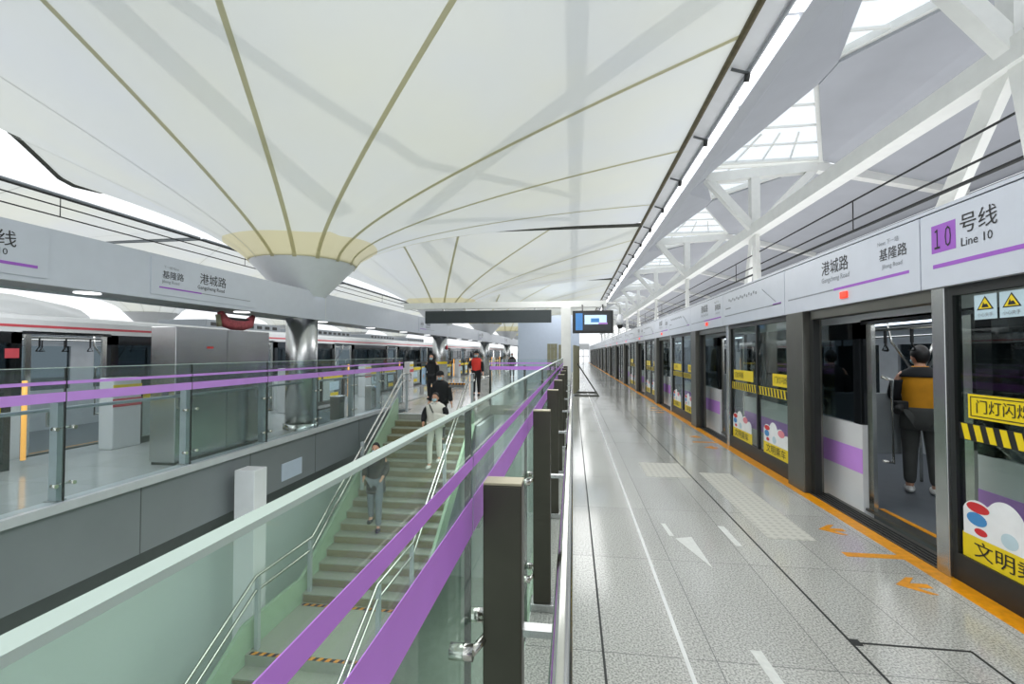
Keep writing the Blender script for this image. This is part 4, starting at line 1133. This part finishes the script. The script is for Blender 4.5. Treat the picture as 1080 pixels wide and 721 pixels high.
    for sd in 'LR':
        jj = {k: (J[k][0], tuple(v*1.2*puffy+.016 for v in (J[k][1], J[k][1]))) for k in ('s'+sd, 'e'+sd, 'w'+sd)}
        jj['i'+sd] = ((J['s'+sd][0][0]*.55, .015, 1.36), (.085*puffy, .085*puffy))
        mm = skin_mesh('sleeve', jj, [('i'+sd, 's'+sd), ('s'+sd, 'e'+sd), ('e'+sd, 'w'+sd)], 's'+sd, 2)
        for v in mm.vertices: v.co *= s
        link('sleeve', mm, sleeves or jacket, root)
    if vest: put('vest', loft(MB(), .9, 1.44, .014), vest)
    for nm_, z0, z1, mt, lb in bands: put(nm_, loft(MB(), z0, z1, .012), mt, lb)
    skinned('trousers', ['pelvis', 'hL', 'hR', 'kL', 'kR', 'aL', 'aR'], (1.1, .014), trousers)
    for sd in 'LR':
        a, t_ = Vector(J['a'+sd][0]), Vector(J['t'+sd][0]); m = MB(); d = (t_-a); d.z = 0
        c = a+d*.45; m.ball((0, 0, 0), .052, .13, .05, 14, 10, lambda q: Vector((q.x, q.y, max(q.z, -.7))))
        ang = math.atan2(d.x, -d.y) if d.length > 0 else 0
        m.bm.transform(Matrix.Translation((c.x, c.y, a.z-.055)) @ Matrix.Rotation(ang, 4, 'Z'))
        put('shoe', m, shoes)
    return root, put, J, s

# 1 passenger in the train, back to us
p, put, J, s = person((4.07, 5.98, 0), math.radians(150), 1.72, 'person in black and yellow jacket standing inside the right train, back turned', {
    'eR': (-.27, .06, 1.13), 'wR': (-.27, -.13, .98), 'eL': (.25, .02, 1.13), 'wL': (.18, -.2, 1.05), 'head_yaw': .35, 'kL': (.1, -.03, .49), 'kR': (-.11, -.02, .49), 'aL': (.11, .02, .09), 'aR': (-.12, .03, .09)},
    'cloth_yellow', 'cloth_grey', mask=True, puffy=1.0, sleeves='cloth_black', shoes='shoe_white', bands=(('yoke', 1.35, 1.47, 'cloth_black', 'black upper part of the jacket'), ('hem', .745, 1.0, 'cloth_grey', 'dark grey lower part of the jacket')), long_coat=.1)
m = MB(); m.bar((-.19, .16, 1.42), (-.16, .18, .98), .035, .008); put('strap', m, 'cloth_black')
c_ = thing('handheld_camera', 'small black camera held beside the person in yellow and black', 'camera', (3.82, 5.85, .98))
MB().box(3.71, 3.84, 5.82, 5.92, 1.0, 1.09, .01).build('camera_body', 'rubber', c_)
MB().tube([(3.77, 5.86, 1.04), (3.68, 5.76, .98)], .04, 12).build('lens', 'rubber', c_)
person((4.3, 8.3, 0), math.radians(170), 1.68, 'person in dark clothing standing deeper inside the right train beyond the person in yellow', {}, 'cloth_black', 'cloth_black', mask=False)
# 2 red vest staff
person((-3.72, 17.4, 0), math.radians(-4), 1.71, 'person in a red vest and black cap standing beyond the stair head', {'eR': (-.27, .02, 1.15), 'wR': (-.2, -.14, 1.02), 'wL': (.27, -.03, .9)}, 'cloth_black', 'cloth_black', vest='cloth_red', hat='cloth_black')
# 3 hooded
p, put, J, s = person((-4.98, 15.7, 0), 0, 1.6, 'person in a black hooded coat carrying a pale blue garment at the stair head', {'wR': (-.26, -.1, .95)}, 'cloth_black', 'cloth_black', hood='cloth_black', long_coat=.25)
m = MB(); m.box(-.36, -.2, -.14, .05, .55, 1.2, .05); put('carried_garment', m, 'cloth_blue', 'pale blue garment over the arm')
# 4 man in black on stairs
person((-3.34, 11.28, -.45), math.radians(0), 1.62, 'person in black coat and cap on the upper stairs behind the person in white', {'aL': (.1, -.12, -.05), 'tL': (.11, -.26, -.11), 'kL': (.1, -.13, .42), 'wL': (.3, -.02, .9), 'wR': (-.3, -.02, .9), 'head_tilt': .15}, 'cloth_black', 'cloth_black', hat='cloth_black', puffy=1.2)
# 5 person in white with bag
p, put, J, s = person((-3.22, 10.46, -.9), math.radians(-4), 1.60, 'person in white and black puffer jacket with white shoulder bag coming down the stairs', {'aR': (-.1, -.13, -.05), 'tR': (-.11, -.27, -.11), 'kR': (-.1, -.14, .42), 'eL': (.3, .0, 1.15), 'eR': (-.3, .0, 1.15), 'wL': (.2, -.24, 1.06), 'wR': (-.24, -.2, .98)}, 'cloth_white', 'cloth_white', puffy=1.3, sleeves='cloth_black', shoes='shoe_white')
m = MB(); m.box(-.15, .19, -.33, -.2, 1.02, 1.25, .04); m.bm.transform(Matrix.Rotation(.18, 4, 'Y')); put('bag', m, 'cloth_white', 'white shoulder bag')
m = MB(); m.bar((-.1, -.16, 1.43), (.03, -.24, 1.24), .03, .01); put('bag_strap', m, 'cloth_grey')
m = MB(); m.tube([(0, .02, 1.38), (0, .02, 1.46)], .1, 14, radii=[.14, .1]); put('collar', m, 'cloth_white')
# 6 person lower on the stairs
person((-4.0, 8.92, -1.8), math.radians(8), 1.6, 'person in long dark coat and jeans halfway down the stairs behind the near glass', {'aL': (.1, -.12, -.05), 'tL': (.11, -.26, -.11), 'kL': (.1, -.13, .42), 'wL': (.2, -.16, 1.02), 'wR': (-.2, -.18, 1.02)}, 'cloth_black', 'cloth_jeans', puffy=1.1, long_coat=.22)
# 7 far figure
person((-4.0, 30.0, 0), 0, 1.62, 'distant person in dark clothes on the platform left of the lilac lift shaft', {}, 'cloth_black', 'cloth_grey')
